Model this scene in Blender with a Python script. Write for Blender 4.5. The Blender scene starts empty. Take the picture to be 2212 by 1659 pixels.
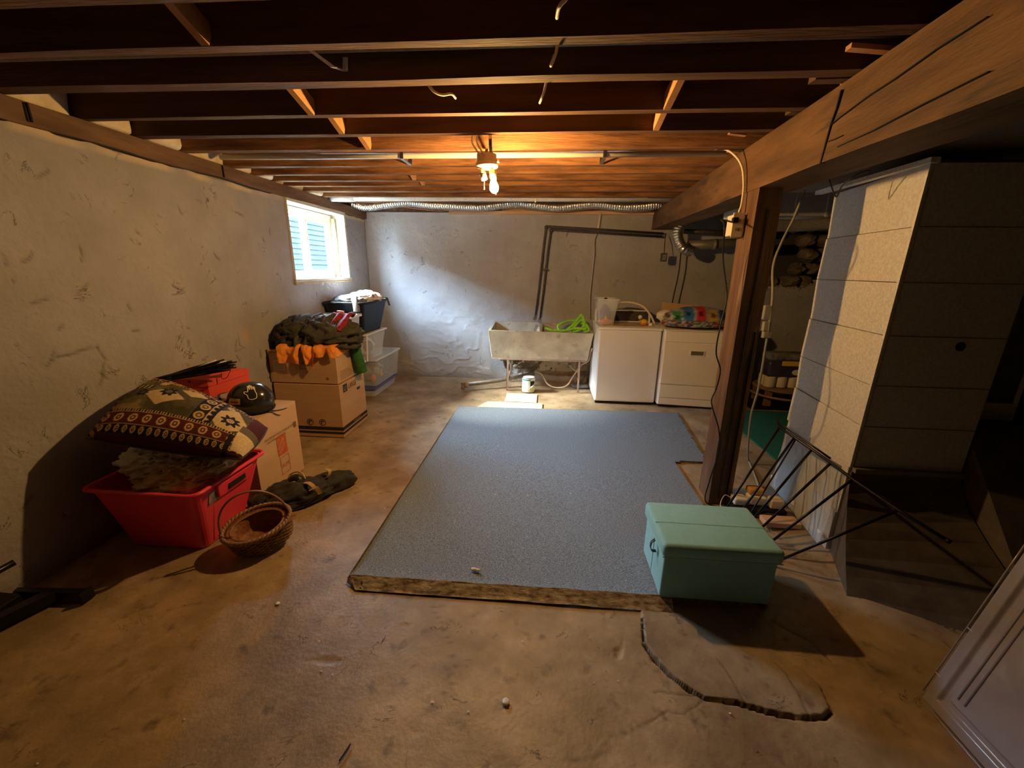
import bpy, bmesh, math
import numpy as np
from mathutils import Matrix, Vector

# ------------------------------------------------------------------ camera, sky, lamps, exposure
scene = bpy.context.scene
COL = scene.collection
FPX, CW, CH, CZ = 874.0, 2212.0, 1659.0, 1.55
PITCH, YAW, ROLL = .27586, .07942, .01429

def cam_axes(p, y, r):
    Rz = np.array([[math.cos(y), -math.sin(y), 0], [math.sin(y), math.cos(y), 0], [0, 0, 1]])
    r0 = np.array([1, 0, 0.]); f0 = np.array([0, math.cos(p), -math.sin(p)]); u0 = np.array([0, math.sin(p), math.cos(p)])
    return np.array([Rz @ (math.cos(r)*r0+math.sin(r)*u0), Rz @ (-math.sin(r)*r0+math.cos(r)*u0), Rz @ f0])
CM = cam_axes(PITCH, YAW, ROLL)
cam_d = bpy.data.cameras.new('camera'); cam = bpy.data.objects.new('camera', cam_d); COL.objects.link(cam)
cam_d.sensor_width = 36.0; cam_d.lens = FPX/CW*36.0; cam_d.clip_start = .02; cam_d.clip_end = 200
cam.matrix_world = Matrix(((CM[0][0], CM[1][0], -CM[2][0], 0), (CM[0][1], CM[1][1], -CM[2][1], 0), (CM[0][2], CM[1][2], -CM[2][2], CZ), (0, 0, 0, 1)))
scene.camera = cam
vs = scene.view_settings
vs.view_transform = 'Standard'; vs.look = 'None'; vs.gamma = 1.0; vs.use_curve_mapping = False
vs.exposure = 2.28

world = bpy.data.worlds.new('sky'); scene.world = world; world.use_nodes = True
bg = world.node_tree.nodes['Background']
bg.inputs['Color'].default_value = (.54, .76, 1.0, 1); bg.inputs['Strength'].default_value = 36.0
portal_d = bpy.data.lights.new('window_daylight', 'AREA'); portal_d.shape = 'RECTANGLE'; portal_d.size = 1.2; portal_d.size_y = .8
portal_d.cycles.is_portal = True
portal = bpy.data.objects.new('window_daylight', portal_d); COL.objects.link(portal)
portal.matrix_world = Matrix(((0, 0, -1, -2.765), (1, 0, 0, 4.54), (0, -1, 0, 1.80), (0, 0, 0, 1)))
BULB_STRENGTH = 540.0
sun_d = bpy.data.lights.new('hazy_sun', 'SUN'); sun_d.energy = 12.0; sun_d.angle = math.radians(24); sun_d.color = (1.0, .93, .74)
sun = bpy.data.objects.new('hazy_sun', sun_d); COL.objects.link(sun); sun.rotation_mode = 'QUATERNION'
sun.rotation_quaternion = Vector((2.35, .30, -1.9)).to_track_quat('-Z', 'Y')
BULB_COLOR = (1.0, .55, .18, 1)

# ------------------------------------------------------------------ measuring helpers (real positions from sight lines)
def ray(x, y):
    return CM.T @ np.array([(x-CW/2)/FPX, -(y-CH/2)/FPX, 1.])
O0 = np.array([0, 0, CZ])
def atz(x, y, z=0.): d = ray(x, y); return O0 + (z-CZ)/d[2]*d
def aty(x, y, Y): d = ray(x, y); return O0 + Y/d[1]*d
def atx(x, y, X): d = ray(x, y); return O0 + X/d[0]*d
def atd(x, y, D): return O0 + D*ray(x, y)

# ------------------------------------------------------------------ noise
def _hash(ix, iy, iz, s):
    n = (ix*374761393 + iy*668265263 + iz*2147483647 + s*974634777) & 0xFFFFFFFF
    n = ((n ^ (n >> 13))*1274126177) & 0xFFFFFFFF
    n = n ^ (n >> 16)
    return (n & 0xFFFFFF)/float(0xFFFFFF)
def vnoise(P, s=0):
    P = np.asarray(P, float); i = np.floor(P).astype(np.int64); f = P-i; u = f*f*(3-2*f)
    r = 0
    for a in (0, 1):
        for b in (0, 1):
            for c in (0, 1):
                w = (u[:, 0] if a else 1-u[:, 0])*(u[:, 1] if b else 1-u[:, 1])*(u[:, 2] if c else 1-u[:, 2])
                r = r + w*_hash(i[:, 0]+a, i[:, 1]+b, i[:, 2]+c, s)
    return r*2-1
def fbm(P, s=0, o=4, g=.5):
    P = np.asarray(P, float); r = 0; a = 1.; t = 0
    for k in range(o):
        r = r + a*vnoise(P*2**k+17.3*k, s+k); t += a; a *= g
    return r/t
def segdist(P, A, B):
    A = np.array(A, float); B = np.array(B, float); d = B-A
    t = np.clip(((P-A) @ d)/(d @ d), 0, 1)
    return np.linalg.norm(P-(A+t[:, None]*d), axis=1)
def polydist(P, pts):
    r = np.full(len(P), 9.)
    for a, b in zip(pts[:-1], pts[1:]): r = np.minimum(r, segdist(P, a, b))
    return r
def inpoly(P, poly):
    x, y = P[:, 0], P[:, 1]; r = np.zeros(len(P), bool); n = len(poly)
    for k in range(n):
        x1, y1 = poly[k]; x2, y2 = poly[(k+1) % n]
        if y1 == y2: continue
        c = ((y1 > y) != (y2 > y)) & (x < (x2-x1)*(y-y1)/(y2-y1)+x1)
        r ^= c
    return r
rng = np.random.RandomState(7)

# ------------------------------------------------------------------ materials
def mat(name, c1, c2=None, scale=6., rough=.7, metal=0., bump=0., bscale=60., detail=5., c3=None, s3=30., t3=(.55, .62),
        stretch=(1, 1, 1), trans=0., emit=None, estr=0., alpha=1., spec=.5, vcol=None, sheen=0., ior=1.45, rvar=0., ramp=(.35, .65)):
    m = bpy.data.materials.new(name); m.use_nodes = True
    nt = m.node_tree; N = nt.nodes; L = nt.links; b = N['Principled BSDF']
    b.inputs['Roughness'].default_value = rough; b.inputs['Metallic'].default_value = metal
    b.inputs['Specular IOR Level'].default_value = spec; b.inputs['IOR'].default_value = ior
    b.inputs['Base Color'].default_value = (*c1, 1)
    if trans: b.inputs['Transmission Weight'].default_value = trans
    if alpha < 1: b.inputs['Alpha'].default_value = alpha
    if sheen: b.inputs['Sheen Weight'].default_value = sheen
    if emit: b.inputs['Emission Color'].default_value = (*emit, 1); b.inputs['Emission Strength'].default_value = estr
    tc = N.new('ShaderNodeTexCoord'); mp = N.new('ShaderNodeMapping'); L.new(tc.outputs['Object'], mp.inputs['Vector'])
    mp.inputs['Scale'].default_value = stretch
    src = None
    if vcol:
        a = N.new('ShaderNodeVertexColor'); a.layer_name = vcol; src = a.outputs['Color']
    if c2:
        n = N.new('ShaderNodeTexNoise'); n.inputs['Scale'].default_value = scale; n.inputs['Detail'].default_value = detail
        n.inputs['Roughness'].default_value = .6
        L.new(mp.outputs[0], n.inputs['Vector'])
        r = N.new('ShaderNodeValToRGB'); r.color_ramp.elements[0].position = ramp[0]; r.color_ramp.elements[1].position = ramp[1]
        r.color_ramp.elements[0].color = (*c1, 1); r.color_ramp.elements[1].color = (*c2, 1)
        L.new(n.outputs['Fac'], r.inputs['Fac'])
        if src is not None:
            mx = N.new('ShaderNodeMix'); mx.data_type = 'RGBA'; mx.blend_type = 'MULTIPLY'; mx.inputs['Factor'].default_value = 1
            L.new(src, mx.inputs[6]); L.new(r.outputs['Color'], mx.inputs[7]); src = mx.outputs[2]
        else: src = r.outputs['Color']
    if c3:
        n3 = N.new('ShaderNodeTexNoise'); n3.inputs['Scale'].default_value = s3; n3.inputs['Detail'].default_value = 6
        L.new(mp.outputs[0], n3.inputs['Vector'])
        r3 = N.new('ShaderNodeMapRange'); r3.inputs['From Min'].default_value = t3[0]; r3.inputs['From Max'].default_value = t3[1]
        L.new(n3.outputs['Fac'], r3.inputs['Value'])
        mx = N.new('ShaderNodeMix'); mx.data_type = 'RGBA'
        L.new(r3.outputs[0], mx.inputs['Factor']); L.new(src, mx.inputs[6]); mx.inputs[7].default_value = (*c3, 1); src = mx.outputs[2]
    if src is not None: L.new(src, b.inputs['Base Color'])
    if bump:
        n2 = N.new('ShaderNodeTexNoise'); n2.inputs['Scale'].default_value = bscale; n2.inputs['Detail'].default_value = 6
        L.new(mp.outputs[0], n2.inputs['Vector'])
        bp = N.new('ShaderNodeBump'); bp.inputs['Strength'].default_value = 1; bp.inputs['Distance'].default_value = bump
        L.new(n2.outputs['Fac'], bp.inputs['Height']); L.new(bp.outputs[0], b.inputs['Normal'])
    if rvar:
        n4 = N.new('ShaderNodeTexNoise'); n4.inputs['Scale'].default_value = 14; L.new(mp.outputs[0], n4.inputs['Vector'])
        r4 = N.new('ShaderNodeMapRange'); r4.inputs['To Min'].default_value = rough-rvar; r4.inputs['To Max'].default_value = rough+rvar
        L.new(n4.outputs['Fac'], r4.inputs['Value']); L.new(r4.outputs[0], b.inputs['Roughness'])
    return m
M = {}
M['plaster'] = mat('painted_plaster', (.31, .305, .31), (.37, .365, .37), 3., .8, bump=.006, bscale=30, vcol='Col')
M['concrete'] = mat('concrete', (.27, .195, .108), (.47, .35, .215), 3.4, .5, bump=.0022, bscale=60, vcol='Col', c3=(.15, .11, .075), s3=11., t3=(.60, .74), rvar=.15, detail=9)
def scratches(m, scale=3.2, depth=.004, dark=.45):
    nt = m.node_tree; N = nt.nodes; L = nt.links; b = N['Principled BSDF']
    tc = [n for n in N if n.type == 'TEX_COORD'][0]
    n1 = N.new('ShaderNodeTexNoise'); n1.inputs['Scale'].default_value = scale; n1.inputs['Detail'].default_value = 7; n1.inputs['Roughness'].default_value = .68; n1.inputs['Distortion'].default_value = 1.2
    L.new(tc.outputs['Object'], n1.inputs['Vector'])
    s1 = N.new('ShaderNodeMath'); s1.operation = 'SUBTRACT'; s1.inputs[1].default_value = .5; L.new(n1.outputs['Fac'], s1.inputs[0])
    ab = N.new('ShaderNodeMath'); ab.operation = 'ABSOLUTE'; L.new(s1.outputs[0], ab.inputs[0])
    mr = N.new('ShaderNodeMapRange'); mr.inputs['From Min'].default_value = 0; mr.inputs['From Max'].default_value = .007; mr.inputs['To Min'].default_value = 1; mr.inputs['To Max'].default_value = 0
    L.new(ab.outputs[0], mr.inputs['Value'])
    n2 = N.new('ShaderNodeTexNoise'); n2.inputs['Scale'].default_value = scale*1.9; n2.inputs['Detail'].default_value = 3; L.new(tc.outputs['Object'], n2.inputs['Vector'])
    m2 = N.new('ShaderNodeMapRange'); m2.inputs['From Min'].default_value = .575; m2.inputs['From Max'].default_value = .66; L.new(n2.outputs['Fac'], m2.inputs['Value'])
    mu = N.new('ShaderNodeMath'); mu.operation = 'MULTIPLY'; L.new(mr.outputs[0], mu.inputs[0]); L.new(m2.outputs[0], mu.inputs[1])
    bl = b.inputs['Base Color'].links[0].from_socket
    mx = N.new('ShaderNodeMix'); mx.data_type = 'RGBA'; mx.blend_type = 'MULTIPLY'; f = N.new('ShaderNodeMath'); f.operation = 'MULTIPLY'; f.inputs[1].default_value = 1-dark
    L.new(mu.outputs[0], f.inputs[0]); L.new(f.outputs[0], mx.inputs['Factor']); L.new(bl, mx.inputs[6]); mx.inputs[7].default_value = (.1, .09, .08, 1); L.new(mx.outputs[2], b.inputs['Base Color'])
    bp = N.new('ShaderNodeBump'); bp.inputs['Distance'].default_value = depth; bp.inputs['Strength'].default_value = 1; bp.invert = True
    L.new(mu.outputs[0], bp.inputs['Height']); L.new(b.inputs['Normal'].links[0].from_socket, bp.inputs['Normal']); L.new(bp.outputs[0], b.inputs['Normal'])
scratches(M['plaster'])
scratches(M['concrete'], 4.2, .0015, .35)
M['rug'] = mat('blue_grey_carpet', (.11, .145, .185), (.45, .53, .61), 130, .95, bump=.007, bscale=260, spec=.15, ramp=(.34, .66), stretch=(1, 1.6, 1))
M['rug_back'] = mat('carpet_backing', (.14, .095, .065), (.62, .56, .48), 34, .4, bump=.003, bscale=70, stretch=(.6, 1, 2), spec=.6)
M['rug_cut'] = mat('carpet_cut_edge', (.10, .07, .05), (.28, .22, .17), 60, .9)
M['green_mat'] = mat('green_carpet', (.008, .12, .085), (.012, .16, .11), 120, .95, bump=.002, bscale=300)
M['joist'] = mat('old_joist_wood', (.10, .042, .015), (.33, .155, .065), 5., .85, bump=.005, bscale=26, stretch=(.5, 4, 4), detail=8)
M['joist_dark'] = mat('shaded_joist_wood', (.07, .032, .014), (.15, .075, .033), 4., .8, bump=.003, bscale=30, stretch=(.35, 3, 3), detail=8)
M['subfloor'] = mat('subfloor_wood', (.10, .05, .025), (.18, .09, .045), 4., .85, stretch=(3, .4, 3))
M['beam'] = mat('hewn_beam_wood', (.085, .042, .014), (.19, .10, .038), 3.2, .75, bump=.004, bscale=26, stretch=(3, .5, 3), detail=9, c3=(.06, .035, .02), s3=6., t3=(.6, .7))
M['post'] = mat('rough_post_wood', (.085, .04, .02), (.21, .115, .055), 3.2, .7, bump=.005, bscale=30, stretch=(3, 3, .35), detail=9, c3=(.33, .24, .17), s3=5., t3=(.62, .75))
M['plate'] = mat('sill_plate_wood', (.10, .055, .03), (.21, .125, .07), 4., .8, bump=.005, bscale=20, stretch=(3, .5, 3), detail=8)
M['brace'] = mat('bridging_wood', (.42, .20, .08), (.62, .34, .15), 5., .7, bump=.001, bscale=40)
M['newwood'] = mat('fresh_wood_board', (.60, .36, .20), (.72, .46, .28), 3., .65, stretch=(.3, 4, 4))
M['batt'] = mat('cream_insulation', (.70, .60, .42), (.85, .78, .62), 12, .95, bump=.006, bscale=30)
M['galv'] = mat('galvanised_sheet', (.62, .61, .58), (.80, .79, .76), 70, .5, .12, bump=.0006, bscale=30, detail=3, rvar=.12)
M['galv_dull'] = mat('dull_sheet_metal', (.22, .20, .175), (.30, .28, .25), 50, .5, .4, bump=.0008, bscale=30, rvar=.12)
M['furnace_metal'] = mat('dark_furnace_metal', (.13, .11, .095), (.19, .165, .14), 12, .4, .4, bump=.0006, bscale=30)
M['foil'] = mat('foil', (.78, .78, .78), None, rough=.25, metal=.95, bump=.003, bscale=60)
M['iron'] = mat('black_iron_pipe', (.06, .05, .045), (.12, .10, .09), 30, .55, .6)
M['black_metal'] = mat('black_painted_metal', (.012, .012, .016), None, rough=.28, metal=.3)
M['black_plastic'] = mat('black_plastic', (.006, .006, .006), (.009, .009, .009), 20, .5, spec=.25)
M['black_rubber'] = mat('black_cord', (.012, .012, .012), None, rough=.5)
M['white_plastic'] = mat('white_plastic', (.75, .73, .68), (.82, .80, .75), 8, .4)
M['cream_plastic'] = mat('cream_plastic', (.78, .68, .50), None, rough=.4)
M['pvc'] = mat('white_pvc', (.80, .76, .66), None, rough=.4)
M['appliance'] = mat('white_enamel', (.88, .87, .88), (.91, .90, .91), 3, .4, rvar=.06)
M['appliance_top'] = mat('dusty_enamel', (.42, .30, .19), (.60, .50, .38), 9, .6)
M['almond'] = mat('almond_enamel', (.86, .79, .67), (.90, .83, .71), 3, .4)
M['dark_gap'] = mat('dark_gap', (.01, .01, .01), None, rough=.9)
M['tub'] = mat('weathered_concrete_tub', (.40, .365, .28), (.58, .54, .43), 5, .75, bump=.003, bscale=50, c3=(.27, .25, .19), s3=9, t3=(.6, .7))
M['rust'] = mat('rusty_angle_iron', (.30, .20, .14), (.42, .33, .26), 14, .7, .2, bump=.001, bscale=60)
M['card'] = mat('cardboard', (.50, .32, .175), (.55, .36, .205), 3, .8, bump=.0006, bscale=12, stretch=(1, 1, 6))
M['card2'] = mat('pale_cardboard', (.62, .42, .26), (.67, .47, .30), 3, .8, bump=.0006, bscale=12, stretch=(1, 1, 6))
M['ink'] = mat('black_ink', (.025, .022, .022), None, rough=.8)
M['ink_brown'] = mat('faded_ink', (.20, .12, .07), None, rough=.8)
M['ink_orange'] = mat('orange_ink', (.62, .13, .05), None, rough=.8)
M['ink_red'] = mat('red_ink', (.45, .04, .02), None, rough=.8)
M['paper'] = mat('paper_label', (.58, .50, .40), (.64, .56, .45), 20, .8)
M['red_card'] = mat('red_shoebox_card', (.72, .075, .055), (.78, .09, .065), 4, .6)
M['pink_bin'] = mat('pink_plastic', (.86, .055, .11), (.88, .062, .12), 3, .38)
M['yellow'] = mat('yellow_print', (.85, .55, .06), None, rough=.5)
M['hand_white'] = mat('white_print', (.85, .80, .68), None, rough=.5)
M['helmet'] = mat('dark_glossy_shell', (.03, .028, .028), None, rough=.16, spec=.8)
M['foam'] = mat('helmet_padding', (.015, .015, .016), None, rough=.9)
M['pillow'] = mat('kilim_fabric', (1, 1, 1), (.8, .8, .8), 90, .9, bump=.001, bscale=260, vcol='Col', spec=.2)
M['bag_print'] = mat('printed_plastic_bag', (1, 1, 1), None, rough=.35, vcol='Col', bump=.004, bscale=24)
M['bag_yellow'] = mat('yellowish_plastic_bag', (.80, .55, .16), (.80, .70, .46), 7, .4, bump=.008, bscale=14)
M['bag_white'] = mat('white_crumpled_bag', (.62, .58, .50), (.86, .82, .74), 9, .45, bump=.01, bscale=18)
M['wicker'] = mat('wicker', (.13, .065, .03), (.26, .14, .065), 30, .5, bump=.001, bscale=80)
M['wicker_in'] = mat('inner_wicker', (.20, .075, .035), (.34, .14, .07), 35, .5, bump=.004, bscale=60)
M['wicker_rim'] = mat('polished_cane', (.28, .15, .08), (.36, .21, .12), 20, .3)
M['black_cloth'] = mat('black_nylon', (.022, .02, .019), (.04, .037, .034), 60, .75, bump=.003, bscale=30, sheen=.1)
M['tan_strap'] = mat('tan_webbing', (.56, .38, .19), (.64, .45, .25), 60, .8)
M['cloth_dark'] = mat('dark_olive_cloth', (.035, .035, .025), (.075, .07, .05), 10, .9, bump=.004, bscale=50)
M['cloth_green'] = mat('green_cloth', (.02, .10, .02), (.04, .15, .03), 12, .9, bump=.003, bscale=60)
M['cloth_orange'] = mat('orange_cloth', (.85, .28, .04), (.92, .34, .06), 12, .85, bump=.003, bscale=50)
M['cloth_red'] = mat('red_plaid_cloth', (.40, .015, .03), (.05, .02, .03), 25, .9, bump=.003, bscale=50)
M['cloth_grey'] = mat('grey_cloth', (.06, .06, .06), (.26, .26, .26), 9, .9, bump=.005, bscale=40)
M['cloth_white'] = mat('white_red_cloth', (.75, .72, .70), (.82, .80, .78), 8, .85, bump=.005, bscale=40, c3=(.45, .08, .06), s3=22, t3=(.6, .63))
M['clear'] = mat('clear_plastic', (.90, .93, .95), None, rough=.22, trans=.0, alpha=.22, spec=.6)
M['frost'] = mat('frosted_plastic', (.72, .76, .80), None, rough=.35, alpha=.55, spec=.5)
M['frost_lid'] = mat('milky_lid', (.74, .78, .80), None, rough=.35, alpha=.85)
M['white_lid'] = mat('white_lid', (.74, .70, .62), None, rough=.4)
M['blue_lid'] = mat('purple_blue_lid', (.10, .11, .30), None, rough=.35)
M['near_plastic'] = mat('lavender_clear_plastic', (.34, .34, .43), (.30, .28, .33), 5, .16, alpha=.80, spec=.8)
M['poly'] = mat('thin_polythene', (.66, .76, .84), None, rough=.14, alpha=.5, spec=1.0, bump=.012, bscale=9)
M['poly_bag'] = mat('crumpled_polythene', (.36, .34, .30), (.50, .48, .44), 14, .15, alpha=.85, spec=1., bump=.02, bscale=18)
M['content1'] = mat('packed_things_grey', (.10, .10, .11), (.50, .46, .42), 14, .8, bump=.01, bscale=20)
M['content2'] = mat('packed_things_mixed', (.30, .12, .10), (.20, .20, .30), 18, .8, c3=(.55, .5, .2), s3=12, t3=(.6, .62))
M['teal'] = mat('teal_fabric', (.26, .58, .62), (.29, .62, .66), 30, .9, bump=.0008, bscale=220, sheen=.2, spec=.2)
M['leather'] = mat('black_leather', (.01, .01, .01), None, rough=.4)
M['glass'] = mat('window_glass', (.10, .12, .13), None, rough=.03, alpha=.06, spec=.5)
M['vinyl'] = mat('cream_vinyl_frame', (.78, .73, .62), None, rough=.4)
M['jamb'] = mat('raw_jamb_board', (.34, .24, .13), (.50, .42, .28), 4, .7, stretch=(3, 3, .5))
M['jamb_w'] = mat('pale_jamb_board', (.50, .48, .38), (.58, .57, .48), 5, .7)
M['siding'] = mat('added_house_siding', (.0105, .0130, .0132), (.0135, .0162, .0166), 2.5, .8, spec=0, stretch=(1, 1, 3))  # wall colour of the added house, near black against overexposure
M['grass'] = mat('yard_ground', (.05, .055, .045), (.09, .09, .075), 3, .9, spec=0)
M['stone'] = mat('foundation_stone', (.13, .10, .07), (.24, .19, .13), 8, .9, bump=.012, bscale=22)
M['rubble'] = mat('rubble_plaster', (.26, .21, .15), (.50, .42, .30), 12, .9, bump=.012, bscale=24)
M['stool'] = mat('stool_wood', (.20, .12, .06), (.30, .18, .09), 5, .6)
M['towels'] = mat('paper_towel_pack', (.70, .62, .48), None, rough=.4)
M['pack_dark'] = mat('dark_wrap_print', (.03, .03, .06), (.07, .06, .10), 10, .3)
M['lime'] = mat('lime_hose', (.30, .78, .05), (.38, .88, .08), 30, .4)
M['can'] = mat('paint_can_label', (.72, .74, .70), None, rough=.35, metal=.0)
M['can_green'] = mat('can_green_print', (.03, .22, .19), None, rough=.4)
M['can_lime'] = mat('can_lime_print', (.60, .66, .25), None, rough=.4)
M['steel'] = mat('bright_steel', (.65, .65, .65), None, rough=.25, metal=1.)
M['brass'] = mat('old_brass', (.45, .38, .22), None, rough=.35, metal=.9)
M['hose_tan'] = mat('tan_rubber_hose', (.55, .44, .32), None, rough=.5)
M['bakelite'] = mat('lampholder_body', (.74, .66, .50), (.80, .72, .56), 20, .5)
M['cable_w'] = mat('white_sheathed_cable', (.78, .70, .52), None, rough=.5)
M['cable_g'] = mat('grey_cable', (.30, .30, .24), None, rough=.5)
M['copper_wire'] = mat('orange_wire', (.65, .20, .06), None, rough=.5)
M['bulb'] = mat('glowing_bulb', (1, .8, .5), None, emit=BULB_COLOR[:3], estr=BULB_STRENGTH)
M['amber'] = mat('amber_plastic', (.70, .38, .10), None, rough=.3)
M['toy_y'] = mat('yellow_toy', (.85, .50, .04), None, rough=.4)
M['toy_r'] = mat('orange_toy', (.75, .15, .04), None, rough=.4)
M['purple'] = mat('purple_craft', (.16, .14, .34), (.22, .20, .42), 8, .6)
M['coral'] = mat('coral_craft', (.80, .22, .16), None, rough=.6)
M['paper_sheet'] = mat('old_cardboard_sheet', (.64, .56, .38), (.72, .64, .46), 5, .8)
M['lint'] = mat('white_lint', (.85, .83, .78), None, rough=.9)
M['debris'] = mat('dark_debris', (.05, .035, .025), None, rough=.9)

# ------------------------------------------------------------------ mesh helpers
def cat(parts):
    V = []; F = []; n = 0
    for v, f in parts:
        v = np.asarray(v, float); V.append(v); F += [tuple(i+n for i in q) for q in f]; n += len(v)
    return np.concatenate(V), F
def box(x0, x1, y0, y1, z0, z1, b=0., seg=2):
    if not b:
        V = np.array([(x, y, z) for z in (z0, z1) for y in (y0, y1) for x in (x0, x1)], float)
        return V, [(0, 2, 3, 1), (4, 5, 7, 6), (0, 1, 5, 4), (2, 6, 7, 3), (0, 4, 6, 2), (1, 3, 7, 5)]
    bm = bmesh.new(); bmesh.ops.create_cube(bm, size=1)
    for v in bm.verts: v.co = Vector(((x0+x1)/2+v.co.x*(x1-x0), (y0+y1)/2+v.co.y*(y1-y0), (z0+z1)/2+v.co.z*(z1-z0)))
    bmesh.ops.bevel(bm, geom=bm.edges[:], offset=b, segments=seg, profile=.5, affect='EDGES')
    V = np.array([v.co[:] for v in bm.verts]); bm.verts.index_update(); F = [tuple(v.index for v in f.verts) for f in bm.faces]; bm.free()
    return V, F
def hexa(p):   # 8 points: bottom loop 0-3, top loop 4-7 (both counter-clockwise seen from above)
    return np.array(p, float), [(3, 2, 1, 0), (4, 5, 6, 7), (0, 1, 5, 4), (1, 2, 6, 5), (2, 3, 7, 6), (3, 0, 4, 7)]
def smooth_path(pts, n=8):
    P = np.array(pts, float)
    if len(P) < 3: return P
    out = []
    Q = np.vstack([2*P[0]-P[1], P, 2*P[-1]-P[-2]])
    for k in range(1, len(Q)-2):
        p0, p1, p2, p3 = Q[k-1:k+3]
        for t in np.linspace(0, 1, n, endpoint=False):
            out.append(.5*((2*p1)+(-p0+p2)*t+(2*p0-5*p1+4*p2-p3)*t*t+(-p0+3*p1-3*p2+p3)*t**3))
    out.append(P[-1]); return np.array(out)
def tube(pts, r, n=8, caps=True, flat=1.):
    P = np.array(pts, float); m = len(P); R = np.full(m, r) if np.isscalar(r) else np.array(r, float)
    T = np.gradient(P, axis=0); T /= np.maximum(np.linalg.norm(T, axis=1), 1e-9)[:, None]
    u = np.cross(T[0], [0, 0, 1.]); u = u if np.linalg.norm(u) > .2 else np.cross(T[0], [0, 1., 0]); u /= np.linalg.norm(u)
    V = []; a = np.linspace(0, 2*math.pi, n, endpoint=False)
    for k in range(m):
        u = u-T[k]*(u @ T[k]); u /= max(np.linalg.norm(u), 1e-9); w = np.cross(T[k], u)
        V.append(P[k]+R[k]*(np.cos(a)[:, None]*u+flat*np.sin(a)[:, None]*w))
    V = np.concatenate(V); F = []
    for k in range(m-1):
        for j in range(n): F.append((k*n+j, k*n+(j+1) % n, (k+1)*n+(j+1) % n, (k+1)*n+j))
    if caps: F.append(tuple(reversed(range(n)))); F.append(tuple((m-1)*n+j for j in range(n)))
    return V, F
def lathe(prof, c, n=24, axis='z', sx=1., sy=1.):
    V = []; F = []; m = len(prof); a = np.linspace(0, 2*math.pi, n, endpoint=False)
    for r, z in prof: V.append(np.stack([sx*r*np.cos(a), sy*r*np.sin(a), np.full(n, z)], 1))
    V = np.concatenate(V)
    for k in range(m-1):
        for j in range(n): F.append((k*n+j, k*n+(j+1) % n, (k+1)*n+(j+1) % n, (k+1)*n+j))
    if prof[0][0] > 1e-6: F.append(tuple(reversed(range(n))))
    if prof[-1][0] > 1e-6: F.append(tuple((m-1)*n+j for j in range(n)))
    if axis == 'x': V = V[:, [2, 0, 1]]
    if axis == 'y': V = V[:, [0, 2, 1]][:, [0, 1, 2]]
    return V+np.array(c, float), F
def grid(us, vs_, fn, keep=None):
    U, W = np.meshgrid(us, vs_); nu, nv = len(us), len(vs_)
    V = fn(U.ravel(), W.ravel()); F = []
    if keep is not None:
        uc = (U[:-1, :-1]+U[1:, 1:])/2; wc = (W[:-1, :-1]+W[1:, 1:])/2; kp = keep(uc, wc)
    idx = np.arange(nu*nv).reshape(nv, nu)
    Q = np.stack([idx[:-1, :-1], idx[:-1, 1:], idx[1:, 1:], idx[1:, :-1]], -1)
    Q = Q[kp] if keep is not None else Q.reshape(-1, 4)
    return V, Q
def mk(name, geo, m, parent=None, smooth=False, origin=None, label=None, cat_=None, group=None, kind=None, col=None, auto=None, loc=None):
    V, F = geo; V = np.asarray(V, float)
    if parent is not None: org = np.array(parent['org'][:])
    elif loc is not None: org = np.array(loc, float)
    else: org = np.array([(V[:, 0].min()+V[:, 0].max())/2, (V[:, 1].min()+V[:, 1].max())/2, V[:, 2].min()])
    me = bpy.data.meshes.new(name)
    W_ = V-org
    if isinstance(F, np.ndarray):
        me.vertices.add(len(W_)); me.vertices.foreach_set('co', W_.ravel())
        me.loops.add(F.size); me.loops.foreach_set('vertex_index', F.ravel())
        me.polygons.add(len(F)); me.polygons.foreach_set('loop_start', np.arange(0, F.size, 4)); me.polygons.foreach_set('loop_total', np.full(len(F), 4))
        me.update(calc_edges=True)
    else: me.from_pydata(W_.tolist(), [], F)
    me.validate()
    if smooth: me.polygons.foreach_set('use_smooth', [True]*len(me.polygons))
    if col is not None:
        a = me.color_attributes.new('Col', 'FLOAT_COLOR', 'POINT')
        c = np.ones((len(V), 4)); c[:, :3] = col; a.data.foreach_set('color', c.ravel())
    me.materials.append(m)
    o = bpy.data.objects.new(name, me); COL.objects.link(o)
    if parent is not None: o.parent = parent
    else: o.location = org
    o['org'] = [float(x) for x in org]
    if label: o['label'] = label
    if cat_: o['category'] = cat_
    if group: o['group'] = group
    if kind: o['kind'] = kind
    if auto:
        md = o.modifiers.new('bevel', 'BEVEL'); md.width = auto; md.segments = 2; md.limit_method = 'ANGLE'
    return o
def thing(name, loc, label, cat_, group=None, kind=None):
    o = bpy.data.objects.new(name, None); COL.objects.link(o); o.location = tuple(float(x) for x in loc)
    o.empty_display_size = .05; o['org'] = [float(x) for x in loc]
    if label: o['label'] = label
    if cat_: o['category'] = cat_
    if group: o['group'] = group
    if kind: o['kind'] = kind
    return o
def text(name, s, size, org, ux, uy, m, parent, off=.0012, squash=1., align='LEFT'):
    # flat lettering on a surface; ux, uy are the reading and up directions
    cu = bpy.data.curves.new('t', 'FONT'); cu.body = s; cu.size = size; cu.align_x = align; cu.resolution_u = 2
    to = bpy.data.objects.new('t', cu); COL.objects.link(to)
    dg = bpy.context.evaluated_depsgraph_get(); me = bpy.data.meshes.new_from_object(to.evaluated_get(dg))
    bpy.data.objects.remove(to)
    V = np.array([v.co[:] for v in me.vertices]).reshape(-1, 3); F = [tuple(p.vertices) for p in me.polygons]
    ux = np.array(ux, float); uy = np.array(uy, float); n = np.cross(ux, uy); n /= np.linalg.norm(n)
    W_ = np.array(org, float)+V[:, :1]*squash*ux+V[:, 1:2]*uy+n*off
    return mk(name, (W_, F), m, parent)
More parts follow.
